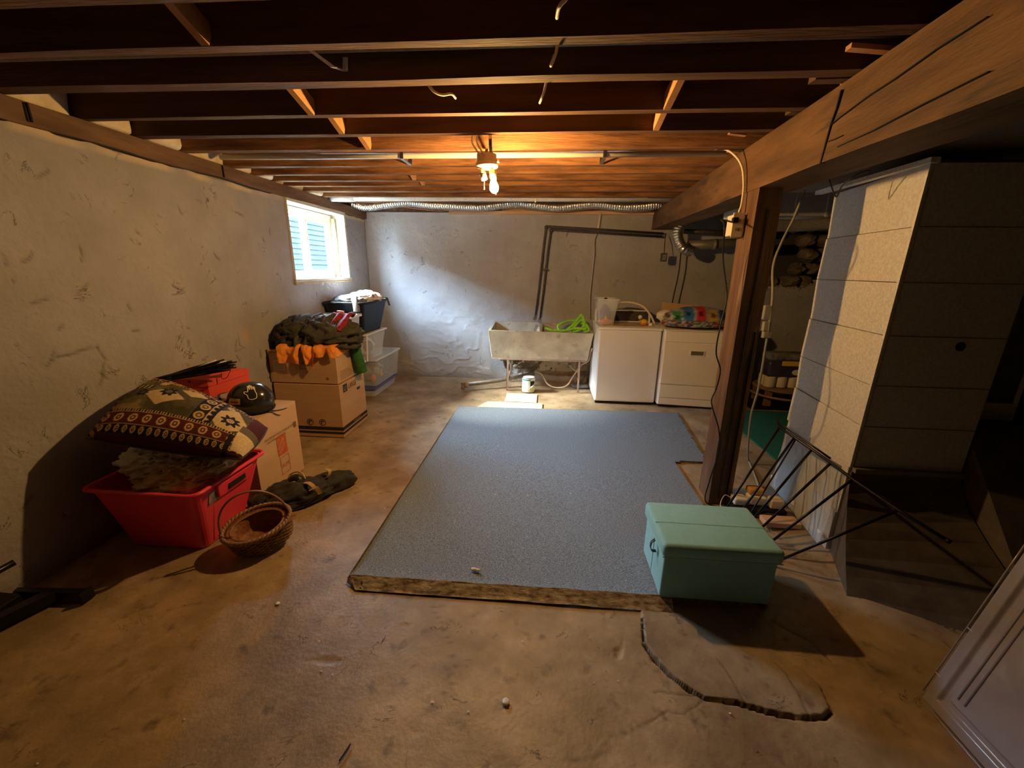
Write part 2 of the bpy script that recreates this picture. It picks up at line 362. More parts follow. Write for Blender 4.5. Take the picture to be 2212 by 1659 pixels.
def plane_print(name, p, ux, uy, w, h, m, parent, off=.001):
    ux = np.array(ux, float); uy = np.array(uy, float); n = np.cross(ux, uy); p = np.array(p, float)+n*off
    return mk(name, (np.array([p, p+ux*w, p+ux*w+uy*h, p+uy*h]), [(0, 1, 2, 3)]), m, parent)
def ring_print(name, c, ux, uy, r0, r1, m, parent, off=.001, n=28, a0=0, a1=2*math.pi):
    ux = np.array(ux, float); uy = np.array(uy, float); nn = np.cross(ux, uy); c = np.array(c, float)+nn*off
    a = np.linspace(a0, a1, n)
    V = np.concatenate([c+r*(np.cos(a)[:, None]*ux+np.sin(a)[:, None]*uy) for r in (r0, r1)])
    return mk(name, (V, [(k, n+k, n+k+1, k+1) for k in range(n-1)]), m, parent)
def blob(c, R, seed=0, amp=.2, freq=2., n=40, zmin=None, ridge=.0, rot=0.):
    a = np.linspace(0, 2*math.pi, n, endpoint=False); b = np.linspace(-math.pi/2+.05, math.pi/2-.05, n//2)
    A, B = np.meshgrid(a, b); D = np.stack([np.cos(A)*np.cos(B), np.sin(A)*np.cos(B), np.sin(B)], -1).reshape(-1, 3)
    r = 1+amp*fbm(D*freq, seed, 4)
    if ridge: r = r+ridge*(1-2*np.abs(fbm(D*freq*1.7+5, seed+9, 3)))
    V = D*r[:, None]*np.array(R)
    cr, sr = math.cos(rot), math.sin(rot); V = np.stack([V[:, 0]*cr-V[:, 1]*sr, V[:, 0]*sr+V[:, 1]*cr, V[:, 2]], 1)+np.array(c, float)
    if zmin is not None: V[:, 2] = np.maximum(V[:, 2], zmin+.002*(V[:, 2] < zmin))
    F = []; m = n//2
    for k in range(m-1):
        for j in range(n): F.append((k*n+j, k*n+(j+1) % n, (k+1)*n+(j+1) % n, (k+1)*n+j))
    F.append(tuple(reversed(range(n)))); F.append(tuple((m-1)*n+j for j in range(n)))
    return V, F
def ribbon(pts, w, side, th=.004):
    P = np.array(pts, float); s = np.array(side, float); s /= np.linalg.norm(s)
    T = np.gradient(P, axis=0); nn = np.cross(T, s); nn /= np.maximum(np.linalg.norm(nn, axis=1), 1e-9)[:, None]
    m = len(P); V = np.concatenate([P-s*w/2-nn*th/2, P+s*w/2-nn*th/2, P+s*w/2+nn*th/2, P-s*w/2+nn*th/2]); F = []
    for k in range(m-1):
        for a, b in ((0, 1), (1, 2), (2, 3), (3, 0)): F.append((a*m+k, a*m+k+1, b*m+k+1, b*m+k))
    F.append((0, m, 2*m, 3*m)); F.append((m-1, 4*m-1, 3*m-1, 2*m-1))
    return V, F
def corrugated(path, r, amp, pitch, n=14):
    P = smooth_path(path, 12); d = np.r_[0, np.cumsum(np.linalg.norm(np.diff(P, axis=0), axis=1))]
    k = int(d[-1]/(pitch/4)); s = np.linspace(0, d[-1], k)
    Q = np.stack([np.interp(s, d, P[:, i]) for i in range(3)], 1)
    return tube(Q, r+amp*np.sin(s/pitch*2*math.pi), n, caps=True)
# solidify-like open container with sloped walls; returns walls+floor with thickness
def tub_geo(bx0, bx1, by0, by1, tx0, tx1, ty0, ty1, z0, z1, th, rr=.02, seg=4):
    def loop(x0, x1, y0, y1, z, r):
        out = []
        for cx, cy, a0 in ((x1-r, y1-r, 0), (x0+r, y1-r, 90), (x0+r, y0+r, 180), (x1-r, y0+r, 270)):
            for k in range(seg+1):
                a = math.radians(a0+90*k/seg); out.append((cx+r*math.cos(a), cy+r*math.sin(a), z))
        return out
    zi = z0+th; t = (zi-z0)/(z1-z0)
    L = [loop(bx0, bx1, by0, by1, z0, rr), loop(tx0, tx1, ty0, ty1, z1, rr), loop(tx0+th, tx1-th, ty0+th, ty1-th, z1, max(rr-th, .003)),
         loop(bx0+th, bx1-th, by0+th, by1-th, zi, max(rr-th, .003))]
    n = len(L[0]); V = np.array(sum(L, [])); F = [tuple(reversed(range(n)))]
    for k in range(3):
        for j in range(n): F.append((k*n+j, k*n+(j+1) % n, (k+1)*n+(j+1) % n, (k+1)*n+j))
    F.append(tuple(3*n+j for j in range(n)))
    return V, F
def frame_rect(x0, x1, y0, y1, z, w, h, out):   # rim ring around a tub top
    return cat([box(x0-out, x1+out, y0-out, y0-out+w, z-h, z), box(x0-out, x1+out, y1+out-w, y1+out, z-h, z),
                box(x0-out, x0-out+w, y0-out+w, y1+out-w, z-h, z), box(x1+out-w, x1+out, y0-out+w, y1+out-w, z-h, z)])

# ================================================================== SETTING
XL, XR, YB, YF, ZJ, ZC = -2.5, 4.6, 5.72, -4.2, 2.28, 2.47
# ---- floor with cracks, a lifted slab corner and worn patches
crack_main = [(.50, 1.56), (.475, 1.42), (.50, 1.36), (.545, 1.29), (.60, 1.235), (.65, 1.205), (.76, 1.20), (.87, 1.175), (.97, 1.165), (1.06, 1.175), (1.10, 1.20)]
slab = crack_main+[(1.12, 1.30), (1.08, 1.38), (1.02, 1.44), (1.10, 1.58), (1.2, 1.7), (.5, 1.7)]
cracks = [([(.65, 1.205), (.56, 1.14), (.50, 1.15), (.40, 1.09), (.30, 1.05), (.22, .98), (.1, .95)], .002, .0018),
          ([(.62, 1.21), (.52, 1.215), (.47, 1.22)], .002, .002),
          ([(.80, 1.19), (.78, 1.30), (.765, 1.38)], .002, .002), ([(1.0, 1.17), (1.02, 1.27), (1.0, 1.38)], .002, .002),
          ([(-.5, 1.55), (-.35, 1.35), (-.3, 1.2), (-.38, 1.05)], .0015, .0012),
          ([(1.10, 1.60), (1.22, 1.5), (1.24, 1.42)], .004, .006),
          ([(1.50, 4.45), (1.62, 3.9), (1.50, 3.4), (1.60, 2.9), (1.45, 2.3), (1.62, 1.95), (1.95, 1.55)], .004, .008)]
def floor_fn(x, y):
    P = np.stack([x, y], 1); P3 = np.stack([x, y, 0*x], 1)
    z = .004*fbm(P3*1.3, 1, 3)+.0018*fbm(P3*9, 4, 3)
    z = z-.004
    ins = inpoly(P, slab); d = polydist(P, crack_main)
    lift = np.where(ins, .009*np.exp(-np.maximum(d, 0)/.3), 0)
    z = z+lift
    jag = .35+.65*np.clip(1.2+fbm(P3*30, 8, 2)*2, 0, 1.6)
    w = np.interp(x, [.45, .5, .6, .64, .7, .9, 1.13], [.5, .9, 1.2, .5, .8, 1.0, .9])*.0045*jag
    z = z-.028*np.exp(-(d/np.maximum(w, .001))**4)
    for pts, wd, dp in cracks:
        z = z-dp*np.exp(-(polydist(P+.01*np.stack([fbm(P3*18, 5, 2), fbm(P3*18, 6, 2)], 1), pts)/(wd*1.6))**2)
    # chips
    z = z-.006*np.clip(fbm(P3*14, 21, 2)-.62, 0, .2)*5
    # raised kerb to the right, running under the duct
    k = np.clip((x-1.50-.05*fbm(P3*2, 3, 2))/.12, 0, 1); z = z+np.where(y > 1.3, .012*k, 0)
    return np.stack([x, y, np.minimum(z, .02)], 1)
xs = np.unique(np.r_[np.arange(XL-.1, .3, .022), np.arange(.3, 1.3, .006), np.arange(1.3, 2.4, .016), np.arange(2.4, XR+.1, .05)])
ys = np.unique(np.r_[np.arange(YF-.1, .5, .06), np.arange(.5, 1.1, .014), np.arange(1.1, 1.66, .006), np.arange(1.66, 3, .018), np.arange(3, YB+.1, .03)])
Vf, Ff = grid(xs, ys, floor_fn)
P3 = np.stack([Vf[:, 0], Vf[:, 1], 0*Vf[:, 0]], 1)
colf = np.ones((len(Vf), 3))
st = np.clip(fbm(P3*2.2, 31, 4)*1.6, -1, 1); colf *= (1+.16*st)[:, None]
dark = np.clip(fbm(P3*np.array([3.3, 3.3, 1]), 52, 4)*3-.9, 0, 1); colf *= (1-.22*dark)[:, None]*np.array([1, 1, 1])
mot = fbm(P3*16, 41, 4); colf *= (1+.13*mot+.10*fbm(P3*44, 42, 2))[:, None]
spk = np.clip(fbm(P3*11+4*fbm(P3*5, 44, 2)[:, None], 43, 3)*5-2.6, 0, 1); colf *= (1-.40*spk)[:, None]
pale = np.clip(fbm(P3*7, 77, 3)*4-2.1, 0, 1); colf = colf*(1-pale[:, None])+pale[:, None]*np.array([1.25, 1.2, 1.0])
grey = np.clip((Vf[:, 0]-1.25)/.35, 0, 1)*(Vf[:, 1] > 1.2); colf = colf*(1-grey[:, None]*.5)+grey[:, None]*.5*np.array([.72, .80, .90])
ins = inpoly(Vf[:, :2], slab); colf[ins] *= np.array([.80, .84, .90])
dd = polydist(Vf[:, :2], crack_main); colf *= (1-.85*np.exp(-(dd/.006)**4))[:, None]
for pts, wd, dp in cracks:
    dc = polydist(Vf[:, :2]+.01*np.stack([fbm(P3*18, 5, 2), fbm(P3*18, 6, 2)], 1), pts); colf *= (1-.45*np.exp(-(dc/.004)**2))[:, None]
mk('floor', (Vf, Ff), M['concrete'], smooth=True, kind='structure', col=np.clip(colf, 0, 1.5), loc=(0, 0, 0))

# ---- plaster walls
gouges = [((rng.uniform(-1, 5.7), rng.uniform(.3, 2.1)), rng.uniform(0, math.pi), rng.uniform(.008, .04)) for _ in range(150)]
for a_, b_ in (((1.80, 1.07), (2.05, 1.10)), ((2.05, 1.10), (2.07, 1.02)), ((2.06, 1.0), (2.0, .88)), ((1.84, 1.12), (1.78, 1.05)), ((3.10, 1.03), (3.09, .92)), ((3.09, .92), (3.14, .88))):
    gouges.append((((a_[0]+b_[0])/2, (a_[1]+b_[1])/2), math.atan2(b_[1]-a_[1], b_[0]-a_[0]), math.hypot(b_[0]-a_[0], b_[1]-a_[1])/2))
def wall_relief(a, z, seed, rough=1.):
    P = np.stack([a, z, 0*a], 1)
    h = .012*fbm(P*1.5, seed, 3)+.004*fbm(P*6, seed+3, 3)
    w = P.copy(); w[:, 0] += .12*fbm(P*3, seed+8, 2); w[:, 1] += .12*fbm(P*3, seed+9, 2)
    rd = 1-np.abs(fbm(w*np.array([5, 11, 1]), seed+5, 3))*3
    h = h+rough*.0045*np.clip(rd, 0, 1)**3
    return h
def left_fn(y, z):
    h = wall_relief(y, z, 11, .6)
    P = np.stack([y, z], 1); Q3 = np.stack([y*14, z*14, 0*y], 1); wb_ = .018*np.stack([fbm(Q3, 1, 2), fbm(Q3, 2, 2)], 1)
    for (c, a, l) in gouges:
        d = segdist(P+wb_, (c[0]-l*math.cos(a), c[1]-l*math.sin(a)), (c[0]+l*math.cos(a), c[1]+l*math.sin(a)))
        near = d < .03
        if near.any(): h[near] -= .006*np.exp(-(d[near]/.006)**2)
    return np.stack([XL+h*.7, y, z], 1)
WY0, WY1, WZ0, WZ1 = 3.96, 5.13, 1.41, 2.19
ys_l = np.unique(np.r_[np.arange(YF, .9, .08), np.arange(.9, 3.9, .0105), WY0, WY1, np.arange(3.9, YB+.02, .018)])
zs_l = np.unique(np.r_[np.arange(-.02, 2.165, .012), WZ0, 2.165])
Vl, Fl = grid(ys_l, zs_l, left_fn, keep=lambda y, z: ~((y > WY0) & (y < WY1) & (z > WZ0)))
rag = Vl[:, 2] > 2.13
Vl[rag, 2] += .022*fbm(np.stack([Vl[rag, 1]*7, 0*Vl[rag, 1], 0*Vl[rag, 1]], 1), 3, 3)+.012
Pc = Vl.copy(); cl = np.ones((len(Vl), 3))
top = np.clip((Vl[:, 2]-2.13)/.02, 0, 1)*np.clip(fbm(Pc*np.array([1, 5, 1]), 44, 2)*4+.6, 0, 1); cl = cl*(1-top[:, None])+top[:, None]*np.array([1.7, 1.5, 1.05])
Q3 = Vl*14; Q3[:, 0] = Q3[:, 1]; Q3[:, 1] = Q3[:, 2]; Q3[:, 2] = 0; wbl = .018*np.stack([fbm(Q3, 1, 2), fbm(Q3, 2, 2)], 1)
for (c, a, l) in gouges:
    d = segdist(Vl[:, 1:]+wbl, (c[0]-l*math.cos(a), c[1]-l*math.sin(a)), (c[0]+l*math.cos(a), c[1]+l*math.sin(a)))
    cl *= (1-.5*np.exp(-(d/.006)**2))[:, None]
nd = np.hypot((Vl[:, 1]-3.185)/.045, (Vl[:, 2]-.977)/.06); kk = np.clip(1.3-nd, 0, 1)[:, None]; cl = cl*(1-kk)+kk*np.array([1.3, 1.0, .6])
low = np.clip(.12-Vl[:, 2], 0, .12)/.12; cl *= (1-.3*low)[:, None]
cl *= (1+.10*fbm(Pc*np.array([1, 3, 3]), 91, 4))[:, None]
inner = (Vl, [tuple(q[::-1]) for q in Fl.tolist()])
backs = cat([box(-2.745, -2.535, YF, WY0, -.3, ZJ), box(-2.745, -2.535, WY1, YB+.3, -.3, ZJ), box(-2.745, -2.535, WY0, WY1, -.3, WZ0), box(-2.745, -2.6, WY0, WY1, WZ1, ZJ)])
lv, lf = cat([inner, backs])
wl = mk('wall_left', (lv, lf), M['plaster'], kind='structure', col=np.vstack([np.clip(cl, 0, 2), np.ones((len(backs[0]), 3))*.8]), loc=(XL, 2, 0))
for p in wl.data.polygons: p.use_smooth = p.index < len(inner[1])
# rim above the plate
mk('trim_1', cat([box(-2.745, -2.62, YF, YB+.3, ZJ, ZC+.02)]), M['plate'], kind='structure', loc=(-2.7, 2, ZJ))
pl = np.unique(np.r_[np.arange(YF, YB, .05), YB])
def plate_geo():
    V = []; F = []
    for k, y in enumerate(pl):
        n1, n2, n3 = (fbm(np.array([[y*2.2, s, 0.]]), 5, 3)[0] for s in (0, 7, 13))
        V += [(-2.62, y, 2.185+.012*n1), (-2.468+.012*n2, y, 2.18+.014*n1), (-2.468+.012*n3, y, 2.278), (-2.62, y, 2.279)]
    for k in range(len(pl)-1):
        for a in range(4): F.append((k*4+a, k*4+(a+1) % 4, k*4+4+(a+1) % 4, k*4+4+a))
    F += [(3, 2, 1, 0), tuple((len(pl)-1)*4+a for a in range(4))]
    return np.array(V), F
mk('trim_2', plate_geo(), M['plate'], kind='structure', loc=(-2.5, 2, 2.18))
for k, (y0, y1) in enumerate([(1.98, 2.03), (3.17, 3.2)]):
    mk('trim_%d' % (3+k), box(-2.462, -2.452, y0, y0+.008, 2.19, 2.27), M['dark_gap'], kind='structure')

# back wall, with rubble patches below the tub and bare stone at the right
def stone_edge(x): return 1.33+.27*(x-2.95)+.05*np.sin(x*9)
hole = [(-.68, .42), (-.64, .30), (-.58, .27), (-.55, .16), (-.42, .10), (-.30, .08), (-.16, .10), (-.06, .20), (-.02, .30), (-.03, .42)]
patch = [(-.03, .42), (-.02, .30), (-.10, .20), (-.02, .09), (.15, .07), (.33, .06), (.5, .08), (.62, .12), (.62, .42)]
def back_fn(x, z):
    h = wall_relief(x, z, 61, 1.3)
    P = np.stack([x, z], 1); P3_ = np.stack([x, z, 0*x], 1)
    w = np.clip(1.2-np.abs(x+1.0)/1.2, 0, 1)*np.clip((1.25-z)/.5, 0, 1); h = h*(1+1.2*w)
    ih = inpoly(P+.02*np.stack([fbm(P3_*14, 3, 2), fbm(P3_*14, 4, 2)], 1), hole); h = np.where(ih, h-.05-.045*fbm(P3_*13, 70, 4), h)
    ip = inpoly(P+.02*np.stack([fbm(P3_*14, 3, 2), fbm(P3_*14, 4, 2)], 1), patch); h = np.where(ip, h-.018-.01*np.abs(fbm(P3_*16, 71, 3)), h)
    return np.stack([x, YB-h, z], 1)
xs_b = np.unique(np.r_[np.arange(XL, -.75, .02), np.arange(-.75, .7, .011), np.arange(.7, 2.4, .022), np.arange(2.4, XR+.03, .025)])
zs_b = np.unique(np.r_[np.arange(-.02, .45, .011), np.arange(.45, 2.27, .02), 2.27])
Vb, Fb = grid(xs_b, zs_b, back_fn, keep=lambda x, z: ~((x > 2.6) & (z > stone_edge(x))))
cb = np.ones((len(Vb), 3)); P2 = Vb[:, [0, 2]]; P3b = np.stack([Vb[:, 0], Vb[:, 2], 0*Vb[:, 0]], 1)
wob = .02*np.stack([fbm(P3b*14, 3, 2), fbm(P3b*14, 4, 2)], 1)
ih = inpoly(P2+wob, hole); cb[ih] = np.array([.72, .58, .42])*(1+.5*fbm(P3b[ih]*12, 12, 3))[:, None]
ip = inpoly(P2+wob, patch); cb[ip] = np.array([1.6, 1.35, .85]); spots = ip & (fbm(P3b*28, 14, 2) > .42); cb[spots] *= .35
lowp = ip & (Vb[:, 2] < .14); cb[lowp] = np.array([1.1, .72, .35])
efl = np.clip(fbm(P3b*np.array([5, 9, 1]), 15, 3)*4-1.0, 0, 1)*np.exp(-((Vb[:, 2]-.16)/.08)**2)*(Vb[:, 0] > -2.1)*(Vb[:, 0] < -1.4); cb = cb*(1-efl[:, None])+efl[:, None]*np.array([1.5, 1.35, 1.05])
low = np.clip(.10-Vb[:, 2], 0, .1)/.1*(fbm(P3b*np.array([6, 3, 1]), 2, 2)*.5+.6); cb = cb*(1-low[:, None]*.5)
cb *= 1.22*(1+.08*fbm(P3b*3, 93, 4))[:, None]  # whole wall lifted above the shared paint, missing light put into its colour
backb = cat([box(XL-.4, 2.6, YB+.13, YB+.5, -.3, ZC), box(2.6, XR+.3, YB+.13, YB+.5, -.3, 1.3), box(2.4, XR+.3, YB+.45, YB+.7, 1.0, ZC), box(XL-.4, XR+.3, YB+.005, YB+.13, -.3, -.03), box(XL-.4, 2.6, YB+.02, YB+.14, 2.2, ZJ)])
bv, bf = cat([(Vb, Fb.tolist()), backb])
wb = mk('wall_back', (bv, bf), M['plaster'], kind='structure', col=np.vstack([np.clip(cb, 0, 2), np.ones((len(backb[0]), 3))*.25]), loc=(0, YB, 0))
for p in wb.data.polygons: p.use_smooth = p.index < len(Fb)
srng = np.random.RandomState(3)
for row, zz in enumerate([1.38, 1.55, 1.72, 1.90, 2.08]):
    x = 2.62+.09*(row % 2)
    while x < 3.95:
        w = srng.uniform(.16, .27); hgt = .15
        cx = x+w/2
        if zz+.07 > stone_edge(cx)-.02 and not (cx < 3.2 and 1.45+(.12 if cx > 3.05 else 0) < zz < 2.0):
            jut = srng.uniform(-.02, .05)
            mk('stone', blob((cx, YB+.10-jut, zz+.06), (w*.50, .13, hgt*.52), seed=int(x*97)+row, amp=.5, freq=1.7, n=18), M['stone'], wb)
        x += w
for k in range(26):   # broken mortar lip where the plaster ends
    x = 2.66+k*.045
    mk('stone', blob((x, YB+.01, stone_edge(np.array([x]))[0]+.012*math.sin(k*2.1)), (.034, .03, .02), seed=300+k, amp=.35, freq=2, n=8), M['rubble'], wb)
for k in range(12):   # rubble in the hole below the tub
    x = -.58+.05*k+srng.uniform(-.02, .02); z = srng.uniform(.14, .38)
    mk('stone', blob((x, YB+.045, z), (srng.uniform(.03, .055), .035, srng.uniform(.02, .04)), seed=400+k, amp=.4, freq=2, n=10), M['rubble'], wb)
mk('wall_right', box(XR, XR+.3, YF-.3, YB+.5, -.3, ZC+.05), M['plaster'], kind='structure', col=np.ones((8, 3))*.15)
mk('wall_front', box(XL-.4, XR+.3, YF-.3, YF, -.3, ZC+.05), M['plaster'], kind='structure', col=np.ones((8, 3))*.15)
# mud sill on the back wall
mk('trim_5', box(-1.32, 1.36, 5.66, 5.86, 2.245, 2.285), M['newwood'], kind='structure', auto=.003)
mk('trim_6', box(-.62, 1.30, 5.72, 5.86, 2.287, 2.34), M['newwood'], kind='structure', auto=.003)
mk('trim_7', box(-2.45, 3.9, 5.75, 5.86, 2.275, 2.44), M['plate'], kind='structure')

# ---- ceiling: subfloor with joists, bridging and insulation as its pieces
ceil = mk('ceiling', box(-2.75, XR+.3, YF-.3, YB+.5, ZC, ZC+.12), M['subfloor'], kind='structure', loc=(0, 2, ZC))
jy = [-.95, -.62, -.28, .06, .40, .72, 1.02, 1.325, 1.607, 1.893, 2.258, 2.552, 2.863, 3.30, 3.56, 3.80, 4.03, 4.31, 4.62, 4.95]
def joist_geo(x0, x1, y, th, z0, seed):
    xs_ = np.linspace(x0, x1, 28); V = []; F = []
    for x in xs_:
        n = fbm(np.array([[x*1.3, y*7, s] for s in (0., 4., 8.)]), seed, 3)
        V += [(x, y-th/2+.004*n[0], z0+.006*n[1]), (x, y+th/2+.004*n[0], z0+.006*n[2]), (x, y+th/2, ZC-.001), (x, y-th/2, ZC-.001)]
    m = len(xs_)
    for k in range(m-1):
        for a in range(4): F.append((k*4+a, k*4+4+a, k*4+4+(a+1) % 4, k*4+(a+1) % 4))
    F += [(0, 1, 2, 3), ((m-1)*4+3, (m-1)*4+2, (m-1)*4+1, (m-1)*4)]
    return np.array(V), F
for y in (-3.9, -3.45, -3.0, -2.55, -2.1, -1.65, -1.3): mk('joist', joist_geo(-2.62, XR-.01, y, .052, ZJ+.003, int(50-y*3)), M['joist_dark'], ceil)
for k, y in enumerate(jy):
    th = .052 if y > 2 or y < 1.7 else .066
    mm = M['joist'] if y > 2.7 else M['joist_dark']  # joists short of the lamp get the darker copy: shade in the colour
    mk('joist', joist_geo(-2.62, 1.42, y, th, ZJ+.003, k), mm, ceil)
    mk('joist', joist_geo(1.02+.10*(k % 3), XR-.01, y+th+.004, .05, ZJ+.004, k+50), M['joist_dark'], ceil)
def brace(x0, x1, y0, y1, z0, z1, w=.022, d=.075):
    p0 = np.array([x0, y0, z0]); p1 = np.array([x1, y1, z1]); t = (p1-p0)/np.linalg.norm(p1-p0); s = np.array([1., 0, 0]); u = np.cross(t, s); u /= np.linalg.norm(u)
    c = lambda p, a, b: p+s*a*w/2+u*b*d/2
    return hexa([c(p0, -1, -1), c(p0, 1, -1), c(p0, 1, 1), c(p0, -1, 1), c(p1, -1, -1), c(p1, 1, -1), c(p1, 1, 1), c(p1, -1, 1)])
zt, zb_ = ZC-.045, ZJ+.03
for k, (x, y0, y1, up) in enumerate([(-1.22, 1.352, 1.58, 1), (-1.22, 1.925, 2.232, 1), (-1.21, 2.285, 2.526, 1), (-1.19, 2.578, 2.838, 1), (-1.19, 3.60, 3.775, 1), (-1.18, 3.83, 4.0, 1)]):
    mk('cross_brace', brace(x, x+.02, y0, y1, zt, zb_, .03), M['brace'], ceil)
for k, (x, y0, y1) in enumerate([(.55, 1.925, 2.232), (.575, 2.285, 2.526)]):
    mk('cross_brace', brace(x, x-.02, y0, y1, zt, zb_, .03), M['brace'], ceil)
    mk('cross_brace', brace(x-.05, x-.07, y0, y1, zb_+.02, zt, .022, .05), M['joist_dark'], ceil)
for k in range(8, len(jy)-1):   # insulation tucked between the joist ends over the left sill
    y0, y1 = jy[k]+.03, jy[k+1]-.03
    if y1-y0 < .1: continue
    V, F = box(-2.60, -2.50+.03*(k % 3), y0, y1, ZJ, ZC-.01, .03, 3)
    mk('insulation_batt', (V+.012*np.stack([fbm(V*9, k, 3)]*3, 1), F), M['batt'], ceil, smooth=True)
for (x0, x1, y0, y1) in [(1.34, 1.56, 1.95, 2.2), (1.36, 1.6, 2.31, 2.5)]:
    V, F = box(x0, x1, y0, y1, ZJ+.03, ZC-.01, .03, 3); mk('insulation_batt', (V+.012*np.stack([fbm(V*9, 5, 3)]*3, 1), F), M['batt'], ceil, smooth=True)
mk('joist_block', box(.92, .965, 2.58, 2.60, ZJ+.006, ZC-.02), M['joist'], ceil)
mk('joist_block', box(.965, 1.15, 2.89, 2.925, ZJ+.01, ZJ+.05), M['joist'], ceil)
for (x, y, l) in [(1.0, 1.72, .16), (1.16, 1.99, .12), (.98, 2.62, .1), (1.12, 2.98, .12)]:
    mk('split_lath', hexa([(x, y, 2.29), (x+l, y+.02, 2.285), (x+l, y+.05, 2.285), (x, y+.03, 2.29), (x, y, 2.305), (x+l, y+.02, 2.30), (x+l, y+.05, 2.30), (x, y+.03, 2.305)]), M['brace'], ceil)

# ---- window_1
win = thing('window_1', (-2.6, 4.54, 1.4), None, None, kind='structure')
sx0, sx1 = -2.70, -2.655
gy0, gy1, gz0, gz1 = 4.03, 5.10, 1.455, 2.13
mk('jamb', box(-2.745, -2.49, WY0-.012, WY0+.02, 1.40, 2.185), M['jamb'], win, label='raw board lining the near side')
mk('jamb', box(-2.745, -2.49, WY1-.02, WY1+.012, 1.40, 2.185), M['jamb_w'], win, label='pale board lining the far side')
mk('jamb', box(-2.66, -2.60, WY1-.052, WY1-.021, 1.43, 2.11), M['jamb'], win)
mk('head_board', box(-2.745, -2.49, WY0+.02, WY1-.02, 2.155, 2.185), M['jamb_w'], win)
mk('sill_board', box(-2.745, -2.475, WY0-.012, WY1+.012, 1.395, 1.425), M['jamb_w'], win)
mk('sill_strip', box(-2.50, -2.47, WY0-.02, WY1+.05, 1.372, 1.394), M['jamb'], win)
fr = mk('frame', cat([box(sx0-.03, sx1, 4.0, 5.10, gz0-.03, gz0+.02), box(sx0-.03, sx1, 4.0, 5.10, gz1-.045, gz1+.02), box(sx0-.03, sx1, 4.0, 4.045, gz0+.02, gz1-.045), box(sx0-.03, sx1, 5.055, 5.10, gz0+.02, gz1-.045)]), M['vinyl'], win, auto=.003)
def sash(y0, y1, x0, x1, w):
    s = mk('sash', cat([box(x0, x1, y0, y1, gz0+.02, gz0+.02+w), box(x0, x1, y0, y1, gz1-.045-w, gz1-.045), box(x0, x1, y0, y0+w, gz0+.02+w, gz1-.045-w), box(x0, x1, y1-w, y1, gz0+.02+w, gz1-.045-w)]), M['vinyl'], win, auto=.003)
    mk('pane', box((x0+x1)/2-.002, (x0+x1)/2+.002, y0+w, y1-w, gz0+.02+w, gz1-.045-w), M['glass'], s)
    return s
sash(4.04, 4.56, sx0-.028, sx0-.003, .03)
sash(4.53, 5.06, sx0+.002, sx1-.002, .04)
mk('latch', box(-2.662, -2.648, 4.54, 4.558, 1.74, 1.80, .003), M['vinyl'], win)
# outdoors: the ground, and an added house that blocks the low sky
mk('trim_8', box(-14, -2.95, -6, 50, .92, .96), M['grass'], kind='structure')
nb = thing('added_house', (-6.2, 5, .96), 'added house outside the basement window, raised to block low sky light', 'building')
mk('wall', box(-6.4, -6.2, -3, 48, .96, 3.35), M['siding'], nb)
for k in range(19): mk('siding_board', hexa([(-6.2, -3, .98+k*.125), (-6.165, -3, .98+k*.125), (-6.165, 48, .98+k*.125), (-6.2, 48, .98+k*.125), (-6.2, -3, 1.10+k*.125), (-6.192, -3, 1.10+k*.125), (-6.192, 48, 1.10+k*.125), (-6.2, 48, 1.10+k*.125)]), M['siding'], nb)

# ================================================================== BEAM, POST
def beam_geo():
    ys_ = np.linspace(-4.1, 5.70, 70); V = []; F = []
    for y in ys_:
        xl = 1.17+.051*(y-2.6); zb = 2.01+.019*(y-2.6); n = fbm(np.array([[y*1.4, s, 0.] for s in (0., 5., 9., 14.)]), 23, 3)
        zt_ = ZJ-.002
        V += [(xl+.008*n[0], y, zb+.008*n[1]), (xl+.24, y, zb+.008*n[2]), (xl+.24, y, zt_), (xl+.006*n[3], y, zt_)]
    m = len(ys_)
    for k in range(m-1):
        for a in range(4): F.append((k*4+a, k*4+(a+1) % 4, k*4+4+(a+1) % 4, k*4+4+a))
    F += [(3, 2, 1, 0), tuple((m-1)*4+a for a in range(4))]
    return np.array(V), F
bm_ = thing('support_beam', (1.25, 2.2, 2.0), 'thick hewn timber beam running overhead from the back wall', 'beam')
mk('timber', beam_geo(), M['beam'], bm_)
def crackline(pts, w, name, par, m=M['dark_gap'], out=.004):
    P = np.array(pts, float); V = []; F = []
    for k, p in enumerate(P):
        ww = w*(.4+.6*math.sin(math.pi*(k+.5)/len(P)))
        V += [p+np.array([-out, 0, ww]), p+np.array([-out, 0, -ww]), p+np.array([.004, 0, -ww]), p+np.array([.004, 0, ww])]
    for k in range(len(P)-1):
        for a in range(4): F.append((k*4+a, k*4+(a+1) % 4, k*4+4+(a+1) % 4, k*4+4+a))
    return mk(name, (np.array(V), F), m, par)
def bx(y): return 1.17+.051*(y-2.6)
def vcrack(pts, w, par):
    P = [np.array([bx(y)-.007, y, z]) for y, z in pts]; V = []; F = []
    for k, p in enumerate(P): V += [p+np.array([0, w, 0]), p-np.array([0, w, 0]), p+np.array([.02, -w, 0]), p+np.array([.02, w, 0])]
    for k in range(len(P)-1):
        for a in range(4): F.append((k*4+a, k*4+(a+1) % 4, k*4+4+(a+1) % 4, k*4+4+a))
    mk('split', (np.array(V), F), M['dark_gap'], par)
vcrack([(1.955, 2.25), (1.962, 2.19), (1.98, 2.14), (1.99, 2.07), (2.0, 2.0)], .0035, bm_)
crackline([(bx(y)-.003, y, z) for y, z in [(1.985, 2.135), (1.93, 2.145), (1.85, 2.155), (1.76, 2.165), (1.65, 2.17), (1.5, 2.185), (1.35, 2.19)]], .0022, 'split', bm_)
crackline([(bx(y)-.003, y, z) for y, z in [(1.98, 2.075), (1.93, 2.07), (1.88, 2.07)]], .002, 'split', bm_)
